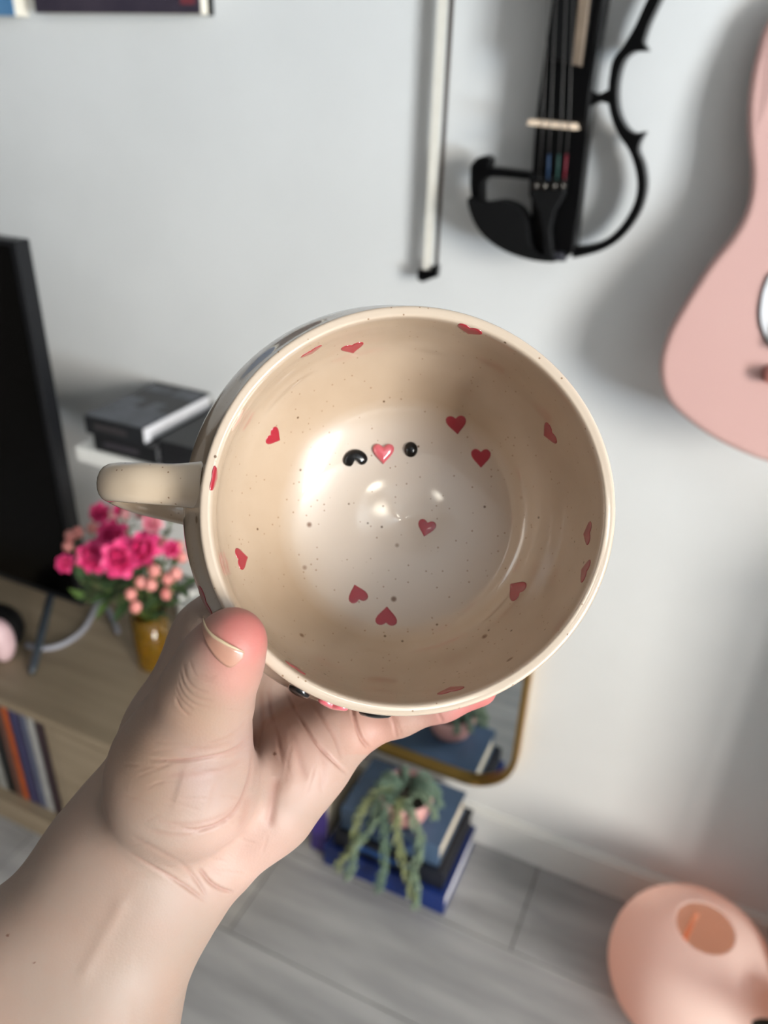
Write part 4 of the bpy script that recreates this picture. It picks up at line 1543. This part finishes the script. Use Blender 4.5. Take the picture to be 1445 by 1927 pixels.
def bpts(lst, Y):
    return [(*at_y(x, y, Y + random.uniform(-.008, .008)), .0098) for x, y in lst]


berry_sprig(bpts([(290, 1074), (265, 1096), (284, 1100)], .80), 'sprig of three salmon berries under the mug-facing magenta rose')
berry_sprig(bpts([(316, 1089), (331, 1079), (313, 1117)], .81), 'sprig of salmon berries nearest the mug wall')
berry_sprig(bpts([(246, 1118), (255, 1142)], .80), 'sprig of two salmon berries hanging lowest over the vase')
berry_sprig(bpts([(132, 1008), (147, 1002), (128, 1028)], .87), 'sprig of dusky berries on the television side of the bouquet')
berry_sprig(bpts([(174, 994), (152, 1040)], .88), 'sprig of two berries behind the magenta bud')
berry_sprig(bpts([(214, 968), (236, 967), (262, 966)], .92), 'sprig of pale pink berries along the top of the bouquet', mat('pale_berry', (226, 172, 170), .4, (214, 140, 146), 40))
berry_sprig(bpts([(335, 1028), (342, 1048), (305, 1022)], .88), 'sprig of berries half hidden behind the mug')

leaf_me = None


def leaf_sprig(tip, n_, L, lab, m):
    global leaf_me
    if leaf_me is None:
        V, F = [], []
        for i in range(7):
            u = i / 6
            w = 0.36 * math.sin(math.pi * u ** .8) * (1 - .2 * u)
            for j in (-1, 0, 1):
                V.append((u, j * w * .55, 0.10 * abs(j) * w - 0.16 * u * u))
        F = [(i * 3 + j, (i + 1) * 3 + j, (i + 1) * 3 + j + 1, i * 3 + j + 1) for i in range(6) for j in (0, 1)]
        leaf_me = {}
        for mm in (M_leaf, M_leaf2):
            me = bpy.data.meshes.new('leaf')
            me.from_pydata(V, [], F)
            me.polygons.foreach_set('use_smooth', [True] * len(me.polygons))
            me.materials.append(mm)
            leaf_me[mm.name] = me
    tip = np.asarray(tip, float)
    r = empty('leaf_sprig', tuple(vc), lab, 'foliage', 'leaf sprigs in the amber vase')
    P = stem_pts(tip)
    MB().tube(P, 0.0015, 6).build('stem', M_stem, r, True)
    for k in range(n_):
        t = 0.42 + 0.58 * k / max(1, n_ - 1)
        q = P[min(len(P) - 1, int(t * (len(P) - 1)))]
        o = bpy.data.objects.new('leaf', leaf_me[m.name])
        o.parent = r
        COL.objects.link(o)
        o.location = q - vc
        az = k * 2.4 + random.uniform(-.4, .4)
        o.rotation_euler = (random.uniform(-.5, .5), random.uniform(-.7, .25), az)
        s = L * random.uniform(.8, 1.25)
        o.scale = (s, s, s)
    return r


for i, (px, py, Y, n_, L, m) in enumerate([(150, 1095, .82, 7, .05, M_leaf), (200, 1110, .80, 8, .05, M_leaf), (250, 1090, .86, 8, .05, M_leaf), (330, 1060, .90, 8, .05, M_leaf),
                                           (170, 1020, .90, 7, .045, M_leaf), (320, 985, .95, 7, .045, M_leaf2), (165, 1130, .82, 5, .036, M_leaf2), (215, 950, .96, 6, .045, M_leaf2),
                                           (300, 1120, .86, 8, .05, M_leaf), (345, 1105, .88, 7, .045, M_leaf), (265, 1010, .95, 8, .05, M_leaf), (200, 1080, .85, 7, .05, M_leaf)]):
    leaf_sprig(at_y(px, py, Y), n_, L, ['dark green leaf sprig under the small magenta bud', 'dark green leaf sprig under the largest magenta rose', 'dark green leaf sprig behind the lowest berries',
        'dark green leaf sprig behind the half-hidden bud by the mug', 'dark green leaf sprig between television and roses', 'light green leaf sprig rising beside the pale pink roses',
        'light green leaf sprig drooping lowest above the grey cable', 'light green leaf sprig rising behind the mug handle', 'dark green leaf sprig under the mug-facing berries',
        'dark green leaf sprig above the white cup', 'dark green leaf sprig behind the darker magenta rose', 'dark green leaf sprig between the two front magenta roses'][i], m)

# ================================================================== SMALL THINGS ON THE CABINET
wp = on_level(352, 1190, CT)
cup = empty('white_cup', (wp[0] + .01, wp[1] + .02, CT), 'small white ribbed cup behind the amber vase', 'cup')
prof = [(.0001, .0005), (.030, .0005), (.034, .004)] + [(.035 + .0008 * math.sin(k * 1.6), .006 + k * .0036) for k in range(18)] + [(.034, .072), (.032, .072), (.031, .01), (.0001, .009)]
MB().lathe(prof, (wp[0] + .01, wp[1] + .02, CT), 36).build('cup_body', M_white, cup, True)
gp = on_level(22, 1245, CT)
hs = empty('headset', (gp[0], gp[1], CT), 'rounded black headset with a pale pink shell lying by the television foot', 'headset')
MB().ball((gp[0] - .052, gp[1] + .025, CT + .047), 0.047, 14, (1.15, .95, 1.0)).build('padding', M_blackm, hs, True)
MB().ball((gp[0] - .014, gp[1] - .002, CT + .048), 0.044, 14, (.62, .55, 1.08)).build('shell', mat('pale_pink_plastic', (214, 186, 190), .5, (190, 160, 166), 40), hs, True)
MB().ball((gp[0] - .036, gp[1] + .008, CT + .050), 0.046, 14, (.75, .7, 1.08)).build('rim_pad', M_blackm, hs, True)
c_ = [on_level(x, y, CT + .0065) for x, y in [(50, 1214), (75, 1220), (105, 1217), (135, 1203), (158, 1183), (172, 1160), (182, 1140), (192, 1132), (203, 1148), (215, 1172), (222, 1190)]]
tag(MB().tube(spline(c_, 5), 0.0055, 10).build('grey_cable', mat('grey_sleeve', (148, 150, 160), .5), None, True), 'thick pale grey cable curling over the oak cabinet top', 'cable')

# ================================================================== DARK LEAFY PLANT AT THE LAMP
M_dark = mat('dark_leaf', (40, 38, 18), 0.5, (26, 22, 14), 30)
pp = np.array([0.47, 0.765, 0.0])
dp = empty('dark_plant', tuple(pp), 'dark olive leafy plant standing on the floor beside the globe lamp', 'plant')
MB().lathe([(.0001, 0.0005), (.05, 0.0005), (.055, .01), (.065, .10), (.06, .10), (.05, .09), (.0001, .09)], tuple(pp), 32).build('pot', M_blackm, dp, True)
for tgt in [on_level(1450, 1745, .20), on_level(1452, 1870, .22), on_level(1415, 1926, .26), on_level(1445, 1935, .26), (0.56, .70, .26), (.50, .64, .24)]:
    tgt = np.asarray(tgt, float)
    st = pp + np.array([0, 0, .088])
    mid = (st + tgt) / 2 + np.array([0, 0, .05])
    P = spline([st, mid, tgt], 8)
    V, F = [], []
    for i, p in enumerate(P):
        u = i / (len(P) - 1)
        t = P[min(i + 1, len(P) - 1)] - P[max(i - 1, 0)]
        sd_ = np.cross(t, [0, 0, 1.0])
        sd_ /= np.linalg.norm(sd_) + 1e-9
        w = 0.004 + 0.026 * math.sin(math.pi * min(1, max(0, (u - .25) / .75))) ** .8
        V += [p - sd_ * w + np.array([0, 0, .15 * w]), p, p + sd_ * w + np.array([0, 0, .15 * w])]
    for i in range(len(P) - 1):
        for j in (0, 1):
            F.append((i * 3 + j, i * 3 + j + 1, (i + 1) * 3 + j + 1, (i + 1) * 3 + j))
    lf = mesh_obj('leaf', V, F, M_dark, dp, True)
    s_m = lf.modifiers.new('thickness', 'SOLIDIFY')
    s_m.thickness = 0.0012

# ================================================================== UNSEEN SHELF UNIT BESIDE THE LAMP (added to shade the lower wall)
M_dwood = mat('dark_walnut', (74, 54, 42), 0.5, (56, 40, 31), 5, (2, 2, 12))
BX0, BX1, BY, BZ = 0.41, 1.22, 0.85, 0.88
dr = empty('added_shelf_unit', ((BX0 + BX1) / 2, (BY + WALL) / 2, 0), 'unseen low dark walnut shelf unit added to shade the lower wall', 'added_shelf_unit')
bevel_box('top', (BX0 - .01, BY - .01, BZ - 0.02), (BX1 + .01, WALL - 0.016, BZ), M_dwood, dr, 0.002)
for xx in (BX0, (BX0 + BX1) / 2 - .01, BX1 - 0.02):
    bevel_box('upright', (xx, BY, 0.0), (xx + 0.02, WALL - 0.016, BZ - 0.02), M_dwood, dr, 0.002)
for zz in (0.04, 0.38):
    bevel_box('shelf', (BX0 + .02, BY, zz), (BX1 - .02, WALL - 0.016, zz + 0.02), M_dwood, dr, 0.002)
MB().box((BX0, WALL - 0.024, 0.0), (BX1, WALL - 0.016, BZ - .02)).build('back_panel', M_dwood, dr)

# ================================================================== CEILING SPOTLIGHT (behind the camera, mirrored in the mug)
cl = empty('ceiling_spotlight', (0.64, -1.35, ZC - 0.02), 'small three-head warm white spotlight on the ceiling', 'lamp')
MB().lathe([(.0001, 0), (.08, 0), (.08, -.012), (.0001, -.012)], (0.64, -1.35, ZC), 32).build('base_plate', M_white, cl, True)
M_led = bpy.data.materials.new('warm_white_lens')
M_led.use_nodes = True
b = M_led.node_tree.nodes['Principled BSDF']
b.inputs['Emission Color'].default_value = (1.0, 0.93, 0.78, 1)
b.inputs['Emission Strength'].default_value = 26.0
for hx, hy, hr in ((0.700, -1.365, .017), (0.640, -1.300, .014), (0.575, -1.395, .010)):
    h = MB().lathe([(hr + .004, -.010), (hr + .006, -.05), (hr, -.05), (hr - .002, -.04)], (hx, hy, ZC), 28).build('head', M_white, cl, True)
    MB().lathe([(.0001, -.0485), (hr, -.0485)], (hx, hy, ZC), 28).build('lens', M_led, h)
